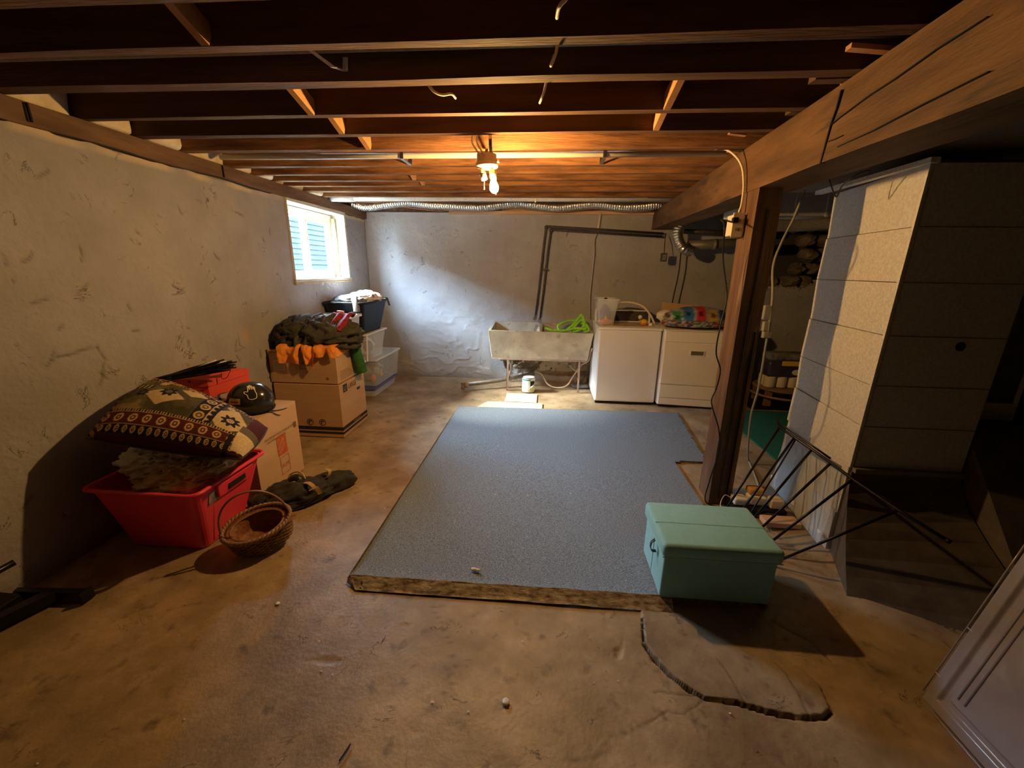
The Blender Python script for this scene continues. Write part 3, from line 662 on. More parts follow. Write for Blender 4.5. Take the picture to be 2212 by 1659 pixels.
crackline([(bx(y)-.003, y, z) for y, z in [(1.9, 2.035), (1.7, 2.035), (1.5, 2.045), (1.3, 2.05)]], .002, 'split', bm_)
pb = thing('support_post', (1.30, 2.68, 0), 'rough dark timber post carrying the overhead beam', 'post')
def post_geo():
    zs = np.linspace(0, 2.03, 34); V = []; F = []
    for z in zs:
        n = fbm(np.array([[z*2.2, s, 0.] for s in (0., 5., 9., 14.)]), 33, 3)*.007
        sp = .0 if z > .12 else 0
        V += [(1.172+n[0], 2.585+n[1], z), (1.325-.012*z+n[2], 2.595+n[1], z), (1.325-.012*z+n[2], 2.80+n[3], z), (1.185+n[0], 2.80+n[3], z)]
    m = len(zs)
    for k in range(m-1):
        for a in range(4): F.append((k*4+a, k*4+(a+1) % 4, k*4+4+(a+1) % 4, k*4+4+a))
    F += [(3, 2, 1, 0), tuple((m-1)*4+a for a in range(4))]
    return np.array(V), F
mk('timber', post_geo(), M['post'], pb)
mk('split', box(1.235, 1.238, 2.578, 2.60, .05, 1.9), M['dark_gap'], pb)
mk('split', box(1.285, 1.2875, 2.583, 2.60, .02, 1.2), M['dark_gap'], pb)
mk('foot_wedge', hexa([(1.30, 2.60, .0), (1.36, 2.61, 0), (1.36, 2.72, 0), (1.32, 2.74, 0), (1.32, 2.61, .12), (1.327, 2.62, .12), (1.327, 2.70, .12), (1.322, 2.72, .12)]), M['post'], pb)

# outlet on the post and the cords
ob = thing('post_outlet', (1.14, 2.70, 1.76), 'cream outlet box screwed to the timber post', 'outlet')
mk('box', box(1.10, 1.17, 2.70, 2.79, 1.765, 1.885, .006), M['cream_plastic'], ob)
mk('cover_plate', box(1.095, 1.16, 2.692, 2.70, 1.755, 1.895, .003), M['cream_plastic'], ob)
for z in (1.80, 1.85):
    for dx in (-.008, .008): mk('slot', box(1.128+dx-.0018, 1.128+dx+.0018, 2.6905, 2.6925, z-.008, z+.008), M['dark_gap'], ob)
cp = [atx(x, y, 1.09) for x, y in [(1565, 490), (1562, 560), (1570, 640), (1557, 700), (1547, 760), (1556, 800), (1547, 840), (1537, 870), (1553, 930), (1556, 980), (1548, 1040)]]
cp = [np.array([1.10, 2.70, 1.84]), np.array([1.055, 2.76, 1.86])]+[np.array([1.09, 2.66+.08*math.sin(i), p[2]]) if False else aty(x, y, 2.56+.05*math.sin(i*1.3)) for i, ((x, y), p) in enumerate(zip([(1565, 490), (1562, 560), (1570, 640), (1557, 700), (1547, 760), (1556, 800), (1547, 840), (1537, 870), (1553, 930), (1556, 980), (1548, 1040)], cp))]
for p in cp[2:]: p[0] = min(p[0], 1.155)
cp += [np.array([1.13, 2.53, .05]), np.array([1.25, 2.50, .03]), np.array([1.33, 2.50, .05])]
co = thing('black_extension_cord', (1.13, 2.56, 0), 'black cord hanging down the post from the cream outlet', 'cord')
mk('cable', tube(smooth_path(cp, 8), .0045, 7), M['black_rubber'], co, smooth=True)
mk('plug', box(1.085, 1.12, 2.665, 2.69, 1.835, 1.865, .005), M['black_plastic'], co)
mk('white_cable_drop', tube(smooth_path([(1.02, 2.93, 2.30), (1.10, 2.90, 2.27), (1.145, 2.82, 2.18), (1.155, 2.765, 2.06), (1.15, 2.74, 1.95), (1.14, 2.735, 1.90)], 8), .006, 8), M['cable_w'], smooth=True,
   label='white electrical cable stapled down the beam to the post outlet', cat_='cable')
gc = [aty(x, y, Y) for x, y, Y in [(1745, 392, 3.2), (1715, 470, 3.2), (1690, 520, 3.15), (1670, 575, 3.1), (1668, 650, 3.0), (1652, 760, 3.0), (1638, 840, 3.05), (1622, 900, 3.1)]]
gc += [np.array([1.70, 3.2, .12]), np.array([1.74, 3.22, .025]), np.array([1.68, 3.0, .02]), np.array([1.62, 2.81, .02])]
sw = thing('grey_drop_cable', (1.7, 3.1, 0), 'grey cable drooping behind the post down to the floor', 'cable')
mk('cable', tube(smooth_path(gc, 8), .008, 8), M['cable_g'], sw, smooth=True)
for (y0, y1) in ((660, 690), (695, 715), (716, 730)):
    a = aty(1662, y0, 3.0); b = aty(1650, y1, 3.0)
    mk('cover', box(b[0]-.012, a[0]+.012, 2.985, 3.02, b[2], a[2], .004), M['cable_g'], sw)

# power strip and adapters
ps = thing('power_strip', (1.40, 2.50, .02), 'dark power strip on the floor beside the post', 'power strip')
mk('strip_body', box(1.28, 1.62, 2.45, 2.52, .015, .055, .008), M['black_plastic'], ps)
for x in (1.33, 1.40, 1.47): mk('socket', box(x-.012, x+.012, 2.475, 2.497, .0545, .0565), M['dark_gap'], ps)
ad = thing('white_charger', (1.34, 2.52, .05), 'white square charger block plugged in next to the post foot', 'charger')
mk('body', box(1.30, 1.385, 2.49, 2.57, .057, .105, .01), M['white_plastic'], ad)
mk('lead', tube(smooth_path([(1.30, 2.55, .08), (1.26, 2.56, .09), (1.23, 2.53, .03), (1.25, 2.47, .015)], 6), .0025, 6), M['white_plastic'], ad)
a2 = thing('amber_adapter', (1.46, 2.55, .05), 'cream adapter with amber top on the power strip', 'adapter')
mk('body', box(1.40, 1.51, 2.50, 2.58, .057, .115, .012), M['white_plastic'], a2)
mk('top_cover', box(1.405, 1.505, 2.53, 2.60, .117, .16, .012), M['amber'], a2)
mk('plug_block', box(1.52, 1.60, 2.47, 2.54, .057, .12, .008), M['cream_plastic'], thing('cream_adapter', (1.56, 2.5, .057), 'small cream plug block at the right end of the power strip', 'adapter'))
mk('wood_offcut', box(1.43, 1.64, 2.33, 2.42, .012, .045, .003), M['newwood'], label='short orange wood offcut on the floor behind the teal ottoman', cat_='wood')
mk('black_shoe_pouch', blob((1.50, 2.47, .0), (.09, .045, .05), 5, .25, 2, 20, zmin=.012), M['black_cloth'], smooth=True, label='small black pouch in front of the power strip', cat_='pouch')

# ================================================================== DUCTS
pd = thing('furnace_plenum', (1.95, 2.5, 0), 'tall galvanised sheet metal furnace plenum lit on one side', 'duct')
zsm = [0, .255, .533, .779, 1.003, 1.259, 1.516, 1.765, 2.03]
Aq = (1.685, 2.147); Bq = (1.775, 2.90); Cq = (2.238, 2.90); Dq = (2.235, 2.147)
prv = np.random.RandomState(5)
for k in range(len(zsm)-1):   # each folded sheet section
    z0, z1 = zsm[k]+.0015, zsm[k+1]-.0015; t = -.010+.012*(k % 2)
    if z0 < .5:
        mk('sheet_section', hexa([(Aq[0]+t, Aq[1]+.01, z0), (Dq[0], Dq[1]+.01, z0), (Cq[0], Cq[1], z0), (Bq[0]+t, Bq[1], z0), (Aq[0]+t, Aq[1]+.01, z1), (Dq[0], Dq[1]+.01, z1), (Cq[0], Cq[1], z1), (Bq[0]+t, Bq[1], z1)]), M['galv'], pd, auto=.002)
    else:
        t2 = -.004-.006*(k % 2)
        mk('sheet_section', hexa([(Aq[0]+t, Aq[1], z0), (Dq[0], Dq[1], z0), (Cq[0], Cq[1], z0), (Bq[0]+t, Bq[1], z0), (Aq[0]+t2, Aq[1], z1), (Dq[0], Dq[1], z1), (Cq[0], Cq[1], z1), (Bq[0]+t2, Bq[1], z1)]), M['galv'], pd, auto=.002)
mk('corner_seam', box(1.676, 1.69, 2.137, 2.15, .54, 2.03), M['galv'], pd)
fn = mk('front_panel', box(1.70, 2.235, 2.139, 2.146, .54, 2.03), M['galv'], pd, label='brownish dull front panel')
for z in zsm[3:-1]: mk('cross_crease', box(1.70, 2.235, 2.1365, 2.139, z-.002, z+.002), M['galv_dull'], pd)
mk('plug_hole', lathe([(0, 0), (.022, 0), (.022, .004), (0, .004)], (2.035, 2.134, 1.215), 18, 'y'), M['dark_gap'], pd)
mk('top_collar', hexa([(1.72, 2.19, 2.03), (2.2, 2.19, 2.03), (2.2, 2.86, 2.03), (1.80, 2.86, 2.03), (1.72, 2.19, 2.054), (2.2, 2.19, 2.054), (2.2, 2.86, 2.054), (1.80, 2.86, 2.054)]), M['galv_dull'], pd)
mk('top_flange', box(1.66, 1.70, 2.12, 2.92, 2.028, 2.05), M['galv'], pd)
fb = thing('flared_furnace', (1.9, 1.9, 0), 'flared dark sheet metal base bulging in front of the plenum', 'furnace')
fz = np.linspace(0, 1, 9); V = []; F = []
for k, t in enumerate(fz):
    z = .53*(1-t); f = t**1.7
    V += [(1.69-.14*f, 2.135-.345*f, z), (2.24, 2.135-.70*f, z), (2.24, 2.14, z), (1.69, 2.142, z)]
for k in range(8):
    for a in range(4): F.append((k*4+a, k*4+4+a, k*4+4+(a+1) % 4, k*4+(a+1) % 4))
F += [(3, 2, 1, 0), (32, 33, 34, 35)]
V = np.array(V); F = [q[::-1] for q in F]
mk('flared_skirt', (V, F), M['furnace_metal'], fb, smooth=False)
mk('ledge', box(1.69, 2.24, 2.11, 2.14, .52, .545), M['galv_dull'], fb)
rd = thing('return_duct', (2.5, 2.5, 0), 'dim secondary sheet metal duct at the right of the plenum', 'duct')
M_ = None
mk('lower_casing', hexa([(2.25, 1.62, 0), (2.54, 1.55, 0), (2.54, 3.0, 0), (2.25, 3.0, 0), (2.25, 2.22, .80), (2.54, 2.18, .80), (2.54, 3.0, .80), (2.245, 3.0, .80)]), M['furnace_metal'], rd)
mk('drive_ledge', box(2.245, 2.53, 2.27, 2.31, .80, .895), M['galv'], rd)
mk('upper_casing', box(2.245, 2.55, 2.31, 3.0, .80, 1.50), M['galv_dull'], rd)
mk('drive_cleat', box(2.245, 2.60, 2.295, 2.31, 1.46, 1.475), M['galv'], rd)
mk('sloped_cap', hexa([(2.245, 2.31, 1.50), (2.55, 2.31, 1.50), (2.55, 3.0, 1.50), (2.245, 3.0, 1.50), (2.245, 2.31, 1.72), (2.28, 2.31, 1.70), (2.28, 3.0, 1.70), (2.245, 3.0, 1.72)]), M['galv_dull'], rd)
fc = thing('furnace_cabinet', (3.0, 1.7, 0), 'near-black furnace cabinet filling the right edge', 'furnace')
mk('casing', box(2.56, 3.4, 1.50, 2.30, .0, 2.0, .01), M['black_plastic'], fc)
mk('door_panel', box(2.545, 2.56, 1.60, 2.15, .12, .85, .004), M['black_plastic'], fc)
td = thing('trunk_duct', (1.6, 1, 2.05), 'dark rectangular trunk duct running beside the beam', 'duct')
mk('sheet_body', hexa([(1.48, YF+.02, 2.055), (2.3, YF+.02, 2.055), (2.42, 3.3, 2.105), (1.62, 3.3, 2.105), (1.48, YF+.02, 2.262), (2.3, YF+.02, 2.262), (2.42, 3.3, 2.262), (1.62, 3.3, 2.262)]), M['galv_dull'], td)
mk('bottom_flange', hexa([(1.465, YF+.02, 2.035), (1.49, YF+.02, 2.035), (1.64, 3.3, 2.09), (1.61, 3.3, 2.09), (1.465, YF+.02, 2.055), (1.49, YF+.02, 2.055), (1.64, 3.3, 2.105), (1.61, 3.3, 2.105)]), M['galv'], td)
hd = thing('branch_duct', (2.4, 4, 2.0), 'grey rectangular branch duct crossing behind the timber post', 'duct')
mk('sheet_body', box(1.62, 3.2, 3.85, 4.2, 2.02, 2.24), M['galv'], hd)
for x in (2.05, 2.3, 2.62): mk('joint_band', box(x, x+.02, 3.842, 3.85, 2.01, 2.25), M['galv'], hd)
mk('foil_wrap', tube(smooth_path([(1.65, 3.9, 1.96), (2.1, 3.95, 1.95), (2.5, 3.9, 1.965), (3.0, 3.95, 1.95)], 8), .05, 12), M['galv_dull'], hd, smooth=True)

# black wire hanging near the plenum top
mk('hanging_black_wire', tube(smooth_path([aty(1790, 385, 2.4), aty(1806, 425, 2.4), aty(1820, 400, 2.35), aty(1850, 378, 2.3), aty(1880, 368, 2.3)], 8), .003, 6), M['black_rubber'], smooth=True,
   label='thin black wire looping by the plenum top', cat_='wire')

# clear sheet taped over lower plenum
def poly_fn(u, v):
    P = np.array([Bq[0], Bq[1]-.02]); Q = np.array([Aq[0], Aq[1]+.02]); xy = P+(Q-P)*u[:, None]
    n = fbm(np.stack([u*3, v*2.2, 0*u], 1), 19, 3); w = .012+.02*np.abs(n)+.035*(1-v)**2
    return np.stack([xy[:, 0]-w, xy[:, 1]+.01*n, .03+v*.47], 1)
pv, pf = grid(np.linspace(0, 1, 36), np.linspace(0, 1, 26), poly_fn)
po = thing('plastic_sheeting', (1.7, 2.5, .02), 'clear crinkled plastic sheet taped over the lower plenum side', 'plastic sheet')
mk('film', (pv, pf), M['poly'], po, smooth=True)
for u in (.05, .5, .93):
    P_ = np.array(Bq)+(np.array(Aq)-np.array(Bq))*u
    mk('tape_tab', box(P_[0]-.045, P_[0]-.04, P_[1]-.02, P_[1]+.02, .07, .10), M['white_plastic'], po)

# round metal duct and foil flex along the back
rp = thing('round_metal_duct', (-.5, 4.8, 2.2), 'long round galvanised duct hung below the joists at the back', 'duct')
mk('pipe', tube([(-2.44, 4.80, 2.316), (-1.9, 4.80, 2.315), (0, 4.80, 2.314), (1.30, 4.80, 2.314)], .047, 20), M['galv'], rp, smooth=True)
mk('end_boot', tube([(-2.47, 4.80, 2.314), (-2.2, 4.80, 2.314)], .052, 20), M['galv'], rp, smooth=True)
for x in (-2.2, -2.15, -.02, .02): mk('joint_ring', tube([(x-.005, 4.80, 2.315), (x+.005, 4.80, 2.315)], .050, 20), M['galv'], rp, smooth=True)
mk('hanger_strap', box(-.16, -.145, 4.740, 4.746, 2.25, 2.40), M['steel'], rp)
fp = [aty(x, y, 5.32) for x, y in [(745, 430), (785, 445), (830, 441), (880, 436), (930, 441), (985, 444), (1040, 446), (1085, 441), (1115, 437), (1150, 441), (1200, 447), (1250, 443), (1290, 440), (1340, 446), (1385, 445), (1435, 439)]]
mk('foil_flex_duct', corrugated(fp, .056, .007, .028, 14), M['foil'], smooth=True, label='wavy ribbed foil flexible duct strung along the back wall top', cat_='duct')
ow = [aty(x, y, 5.55) for x, y in [(850, 445), (910, 452), (950, 456), (1000, 452), (1100, 444), (1170, 452), (1210, 459), (1280, 452), (1330, 448), (1420, 455)]]
mk('orange_wire_run', tube(smooth_path(ow, 6), .004, 6), M['copper_wire'], smooth=True, label='thin orange wire sagging below the foil flex duct', cat_='wire')

# elbow and dark vent right of the beam
el = [aty(1472, 482, 5.2), aty(1464, 500, 5.2), aty(1466, 520, 5.18), aty(1476, 536, 5.16), aty(1492, 543, 5.2)]
mk('foil_elbow', corrugated(el, .058, .007, .03, 16), M['foil'], smooth=True, label='short crinkled foil dryer elbow under the beam end', cat_='duct')
vp_ = thing('dryer_vent_pipe', aty(1550, 530, 5.35), 'dark round vent pipe running right from the foil elbow', 'duct')
mk('pipe', tube([aty(1486, 530, 5.3), aty(1545, 527, 5.32), aty(1640, 524, 5.35)], .055, 16), M['galv_dull'], vp_, smooth=True)
mk('upper_pipe', tube([aty(1478, 500, 5.5), aty(1545, 502, 5.5), aty(1640, 500, 5.5)], .03, 12), M['iron'], vp_, smooth=True)
mk('valve', blob(aty(1580, 493, 5.3), (.09, .07, .05), 4, .2, 2, 16), M['iron'], vp_, smooth=True)
mk('coupling', tube([aty(1540, 528, 5.3), aty(1546, 528, 5.3)], .062, 16), M['galv_dull'], vp_, smooth=True)

# white conduit and small pipe
wp = thing('white_conduit', (-.3, 3.36, 2.33), 'long white pipe held under the joists by two straps', 'pipe')
mk('pipe', tube([(-2.4, 3.10, 2.308), (1.16, 3.10, 2.308)], .0185, 14), M['pvc'], wp, smooth=True)
for x in (-1.04, .36):
    mk('strap', cat([box(x-.012, x+.012, 3.265, 3.269, 2.29, 2.36), box(x-.012, x+.012, 3.07, 3.269, 2.284, 2.288), box(x-.012, x+.012, 3.07, 3.074, 2.288, 2.36)]), M['steel'], wp)
gp = thing('thin_grey_pipe', (0, 1.70, 2.33), 'thin grey pipe running between the nearest joists', 'pipe')
mk('pipe', tube([(-2.3, 1.76, 2.345), (2.2, 1.76, 2.345)], .012, 10), M['galv_dull'], gp, smooth=True)
mk('strap', ribbon([(-.98, 1.70, 2.45), (-.93, 1.72, 2.34), (-.86, 1.79, 2.30), (-.84, 1.85, 2.31), (-.838, 1.857, 2.36)], .02, (1, .2, 0), .003), M['galv'], gp)

# cable loops below/between joists
for nm, pts, lab in [('white_cable_loop', [(1205, 92, 1.66), (1200, 118, 1.68), (1190, 142, 1.72), (1197, 120, 1.80)], 'white cable loop hanging between the two nearest joists'),
                     ('white_cable_loop', [(1181, 172, 1.93), (1176, 195, 1.97), (1170, 212, 2.0), (1166, 222, 2.06)], 'short white cable loop hanging behind the second joist'),
                     ('white_cable_loop', [(925, 183, 1.93), (938, 198, 1.96), (955, 205, 2.0), (975, 203, 2.05), (984, 212, 2.1)], 'curved white cable hanging left of centre under the joists'),
                     ('white_cable_loop', [(1225, -5, 1.36), (1208, 15, 1.38), (1203, 38, 1.46)], 'dim cable loop at the very top of the joists')]:
    P_ = [aty(x, y, Y) for x, y, Y in pts]; mk(nm, tube(smooth_path(P_, 8), .0055, 8), M['cable_w'], smooth=True, label=lab, cat_='cable')

# ================================================================== CEILING LAMP
LX, LY = -.43, 2.99
lf_ = thing('ceiling_lamp', (LX, LY, 2.27), 'porcelain ceiling lampholder with one glowing bare bulb and pull chains', 'lamp')
mk('junction_box', lathe([(.0, .05), (.066, .05), (.066, .0), (0, 0)], (LX, LY, 2.235), 24), M['bakelite'], lf_)
mk('canopy', lathe([(0, .0), (.070, .0), (.076, -.012), (.074, -.026), (.04, -.036), (0, -.036)], (LX, LY, 2.235), 28), M['bakelite'], lf_, smooth=True)
b0 = np.array([LX+.035, LY-.01, 2.19]); bdir = np.array([.16, -.05, -.98]); bdir /= np.linalg.norm(bdir)
mk('socket', tube([b0, b0+bdir*.05], .019, 16), M['bakelite'], lf_, smooth=True)
Rb = [(.013, 0), (.015, .015), (.024, .035), (.030, .055), (.030, .068), (.024, .084), (.012, .094), (.002, .097)]
bs = b0+bdir*.05
mk('bulb', tube([bs+bdir*z for r, z in Rb], [r for r, z in Rb], 20), M['bulb'], lf_, smooth=True)
b1 = np.array([LX-.035, LY-.01, 2.20]); d1 = np.array([.30, -.1, -.95]); d1 /= np.linalg.norm(d1)
mk('empty_socket', tube([b1, b1+d1*.03, b1+d1*.035, b1+d1*.075], [.013, .014, .021, .02], 16), M['bakelite'], lf_, smooth=True)
mk('metal_collar', tube([b1+d1*.03, b1+d1*.05], .0225, 16), M['steel'], lf_, smooth=True)
mk('pull_chain', tube([(LX-.008, LY-.05, 2.20), (LX-.01, LY-.055, 2.07)], .0018, 6), M['brass'], lf_)
mk('chain_knob', tube([(LX-.01, LY-.055, 2.085), (LX-.01, LY-.055, 2.062)], [.002, .0045], 8), M['white_plastic'], lf_)
mk('pull_chain', tube([(LX+.07, LY-.04, 2.19), (LX+.072, LY-.045, 2.04)], .0018, 6), M['brass'], lf_)
mk('chain_knob', tube([(LX+.072, LY-.045, 2.055), (LX+.072, LY-.045, 2.032)], [.002, .0045], 8), M['white_plastic'], lf_)
mk('mounting_bar', box(LX+.05, LX+.085, LY-.02, LY+.01, 2.236, 2.25), M['cable_w'], lf_)
for k, (xa, xb) in enumerate([(1022, 1040), (1033, 1050)]):
    P_ = [(LX-.075+.03*k, 2.88, 2.37), (LX-.078+.03*k, 2.895, 2.33), (LX-.05+.03*k, 2.91, 2.285), (LX-.02+.02*k, 2.93, 2.262)]
    mk('feed_cable', tube(smooth_path(P_, 8), .0055, 8), M['cable_w'], lf_, smooth=True)

# the whole fitting hangs from joists either side, a little nearer and lower than first measured
kk_ = .876
for ch in list(bpy.data.objects):
    if ch.parent == lf_:
        for v_ in ch.data.vertices:
            w_ = Vector(lf_['org'])+v_.co; w_ = Vector(O0)+(w_-Vector(O0))*kk_; v_.co = w_-Vector(lf_['org'])
        ch.data.update()
        lo2 = Vector(O0)+(Vector(lf_['org'])-Vector(O0))*kk_
        for v_ in ch.data.vertices: v_.co = v_.co+Vector(lf_['org'])-lo2
lf_.location = lo2; lf_['org'] = [float(x) for x in lo2]
mk('hanger_strap', ribbon(smooth_path([(lo2[0]-.03, 2.60, 2.196), (lo2[0]-.03, 2.70, 2.20), (lo2[0]-.03, 2.80, 2.24), (lo2[0]-.03, 2.842, 2.286)], 5), .018, (1, 0, 0), .003), M['steel'], lf_)
mk('hanger_strap', ribbon(smooth_path([(lo2[0]+.03, 2.60, 2.196), (lo2[0]+.03, 2.575, 2.21), (lo2[0]+.03, 2.56, 2.25), (lo2[0]+.03, 2.556, 2.286)], 5), .018, (1, 0, 0), .003), M['steel'], lf_)
# ================================================================== RUG AND FLOOR PIECES
rg = thing('area_rug', (.2, 3, 0), 'large blue-grey carpet with a notch cut around the post', 'rug')
RP = [(-.953, 1.65), (.60, 1.665), (1.10, 1.675), (1.125, 2.45), (1.13, 2.545), (1.12, 3.205), (1.40, 3.235), (1.545, 4.46), (.2, 4.42), (-.97, 4.385)]
def rug_h(x, y): return .014+.022*np.exp(-np.maximum(y-1.65, 0)/.05)
gx = np.unique(np.r_[np.linspace(-.97, 1.55, 120)]); gy = np.unique(np.r_[np.linspace(1.65, 1.95, 16), np.linspace(1.95, 4.47, 90)])
def rug_fn(x, y):
    P = np.stack([x, y, 0*x], 1); xx = np.clip(x, -.953-.017*(y-1.65)/2.7, 9); yy = np.minimum(y, 4.385+.03*(xx+.97)); yy = np.maximum(yy, 1.65+.010*(xx+.95))
    return np.stack([xx, yy, rug_h(xx, yy)+.003*fbm(P*1.8, 6, 3)], 1)
def rug_keep(x, y):
    s = x.shape; P = np.stack([x.ravel(), y.ravel()], 1)
    big = [(-1.2, 1.5), (1.115, 1.5), (1.13, 2.545), (1.12, 3.205), (1.40, 3.235), (1.545, 4.6), (-1.2, 4.6)]
    return inpoly(P, big).reshape(s)
rv, rf_ = grid(gx, gy, rug_fn, rug_keep)
mk('pile', (rv, rf_), M['rug'], rg, smooth=True)
base = []; n = len(RP)
skirt_v = []; skirt_f = []
RP2 = [p for p in RP]
for k in range(len(RP2)):
    x, y = RP2[k]; h = float(rug_h(np.array([x]), np.array([y]))[0])
    skirt_v += [(x, y, h+.001), (x, y, .001)]
for k in range(1, len(RP2)): skirt_f.append((2*k, 2*k+1, (2*k+3) % (2*n), (2*k+2) % (2*n)))
mk('cut_edge', (np.array(skirt_v), skirt_f), M['rug_cut'], rg)
# folded-under front border showing its backing
def fold_fn(u, v):
    x0 = -.90+u*(.63+.90)+(0); yt = 1.65+.010*(u*1.5); P = np.stack([u*9, v, 0*u], 1)
    x = -.945+u*1.60; x = x+(.05*v)*(u < .04)
    y = yt-.004-.058*v+.002*fbm(P, 9, 2); z = .036*(1-v)**1.2+.006+.0035*fbm(np.stack([u*22, v*2, 0*u], 1), 8, 3)
    return np.stack([x, y, z], 1)
fv, ff = grid(np.linspace(0, 1, 120), np.linspace(0, 1, 8), fold_fn)
mk('backing_fold', (fv, ff), M['rug_back'], rg, smooth=True)
mk('binding_ridge', tube([(-.95+1.6*t, 1.648+.010*(1.6*t), .036+.002*math.sin(t*40)) for t in np.linspace(0, 1, 60)], .006, 8), M['rug_cut'], rg, smooth=True)
mk('folded_corner', (np.array([(-.957, 1.645, .034), (-.96, 1.635, .004), (-.885, 1.588, .004), (-.885, 1.62, .03)]), [(0, 1, 2, 3)]), M['rug_back'], rg)
gm = [(2.02, 3.0), (3.9, 3.0), (3.9, 4.62), (2.02, 4.60)]
mk('green_mat', cat([box(2.0, 3.9, 2.98, 4.62, .012, .026)]), M['green_mat'], label='green carpet mat on the floor behind the plenum', cat_='mat', auto=.004)
mk('cardboard_sheet', hexa([(-.76, 4.40, .004), (.0, 4.40, .004), (.0, 4.63, .004), (-.66, 4.63, .004), (-.76, 4.40, .007), (.0, 4.40, .007), (.0, 4.63, .007), (-.66, 4.63, .007)]), M['paper_sheet'],
   label='flat pale cardboard sheet on the floor at the far rug edge', cat_='cardboard')
mk('cardboard_sheet', hexa([(-.46, 4.65, .004), (-.07, 4.65, .004), (-.07, 4.99, .004), (-.46, 5.0, .004), (-.46, 4.65, .007), (-.07, 4.65, .007), (-.07, 4.99, .007), (-.46, 5.0, .007)]), M['paper_sheet'],
   label='smaller flat cardboard piece in front of the paint can', cat_='cardboard')
mk('lint_scrap', cat([blob((-.325, 1.762, .030), (.018, .011, .009), 2, .3, 2, 14), blob((-.305, 1.757, .030), (.011, .010, .008), 3, .3, 2, 12)]), M['lint'], smooth=True, label='white lint scrap on the rug near its front edge', cat_='lint')
mk('paper_scrap', blob((-.095, 1.121, .004), (.014, .014, .006), 6, .5, 3, 16), M['lint'], smooth=True, label='torn white paper scrap on the bare concrete in front', cat_='scrap')
mk('twig', tube([(-.617, .885, .004), (-.61, .905, .005), (-.603, .935, .004)], .003, 6), M['debris'], label='short dark twig on the concrete near the bottom edge', cat_='twig')
mk('pebble', blob((-1.222, 1.473, .004), (.011, .010, .004), 8, .2, 2, 12), M['lint'], smooth=True, label='small pale pebble on the floor left of the rug', cat_='pebble')
drng = np.random.RandomState(12)
dp = []
for k in range(140):
    x, y = drng.uniform(-1.6, 1.4), drng.uniform(.75, 4.6); r = drng.uniform(.0015, .004)
    dp.append(blob((x, y, .002 if y < 1.6 or x < -.97 else .02), (r*1.5, r, r*.5), k, .4, 3, 6))
mk('floor_crumbs', cat(dp), M['lint'], label='tiny pale crumbs and plaster flecks scattered over floor and rug', cat_='crumbs', kind='stuff', loc=(0, 0, 0))

# ================================================================== OTTOMAN
ot = thing('storage_ottoman', (.85, 1.8, .02), 'teal fabric storage ottoman on the rug corner', 'ottoman')
def puff(x0, x1, y0, y1, z0, z1, b, bul=.0):
    V, F = box(x0, x1, y0, y1, z0, z1, b, 4); return V, F
mk('body', puff(.595, 1.105, 1.655, 1.995, .036, .275, .012), M['teal'], ot, smooth=True)
mk('lid', puff(.580, 1.118, 1.635, 2.010, .272, .345, .022), M['teal'], ot, smooth=True)
mk('seam', box(.586, 1.112, 1.815, 1.819, .3435, .3465), M['teal'], ot)
mk('seam', tube([(.583, 1.64, .279), (1.115, 1.64, .279)], .0028, 6), M['teal'], ot)
mk('seam', tube([(.583, 1.64, .279), (.583, 2.0, .279)], .0028, 6), M['teal'], ot)
mk('seam', box(.5925, .5955, 1.822, 1.826, .04, .272), M['teal'], ot)
mk('pull_loop', ribbon(smooth_path([(.583, 1.78, .268), (.566, 1.775, .255), (.562, 1.77, .232), (.570, 1.768, .213), (.59, 1.768, .212)], 6), .018, (0, 1, 0), .003), M['leather'], ot, label='black leather pull loop')
for x in (.62, 1.08):
    for y in (1.68, 1.97): mk('foot', lathe([(.016, 0), (.018, .018), (0, .018)], (x, y, .018), 12), M['black_plastic'], ot)

# ================================================================== METAL RACK
rk = thing('metal_rack', (1.6, 2.2, 0), 'black metal rail with slanting bars leaning beside the plenum', 'rack')
c0 = CM @ (np.array([1.66, 2.10, .45])-O0); d0 = c0[2]/.844
def rail(t): return atd((1684-34.8*t)/(1-.04*t), {0: 923}.get(t, 0) or 0, 1)
tops = [(0, 1684, 923), (1, 1716, 945), (2, 1754, 971), (3, 1795, 1000), (4, 1842, 1035), (6, 1941, 1102)]
bots = [(1533, 1153), (1562, 1160), (1590, 1165), (1612, 1171), (1640, 1190), (1668, 1217)]
ends = [(1680, 915, -.2), (2044, 1166, 7.66)]
RPt = [atd(1680, 916, d0*1.008)]+[atd(x, y, d0*(1-.04*t)) for t, x, y in tops]+[atd(2044, 1166, d0*(1-.04*7.66))]
mk('rail', tube(RPt, .0085, 10), M['black_metal'], rk, smooth=True)
mk('rail', tube([p+np.array([-.0, .012, .022]) for p in RPt[:5]], .006, 8), M['black_metal'], rk, smooth=True)
for (t, x, y), (bx_, by_) in zip(tops, bots):
    mk('bar', tube([atd(x, y, d0*(1-.04*t)), atz(bx_, by_, .015)], .0072, 10), M['black_metal'], rk, smooth=True)
    if t == 1: mk('bar', tube([atd(x+3, y+4, d0*(1-.04*t)), atz(1575, 1185, .015)], .005, 8), M['black_metal'], rk, smooth=True)
mk('foot_rail', tube([atz(1530, 1150, .012), atz(1670, 1219, .012)], .007, 8), M['black_metal'], rk, smooth=True)
mk('end_cap', tube([RPt[-1], RPt[-1]+(RPt[-1]-RPt[-2])*.08], .011, 10), M['black_plastic'], rk, smooth=True)

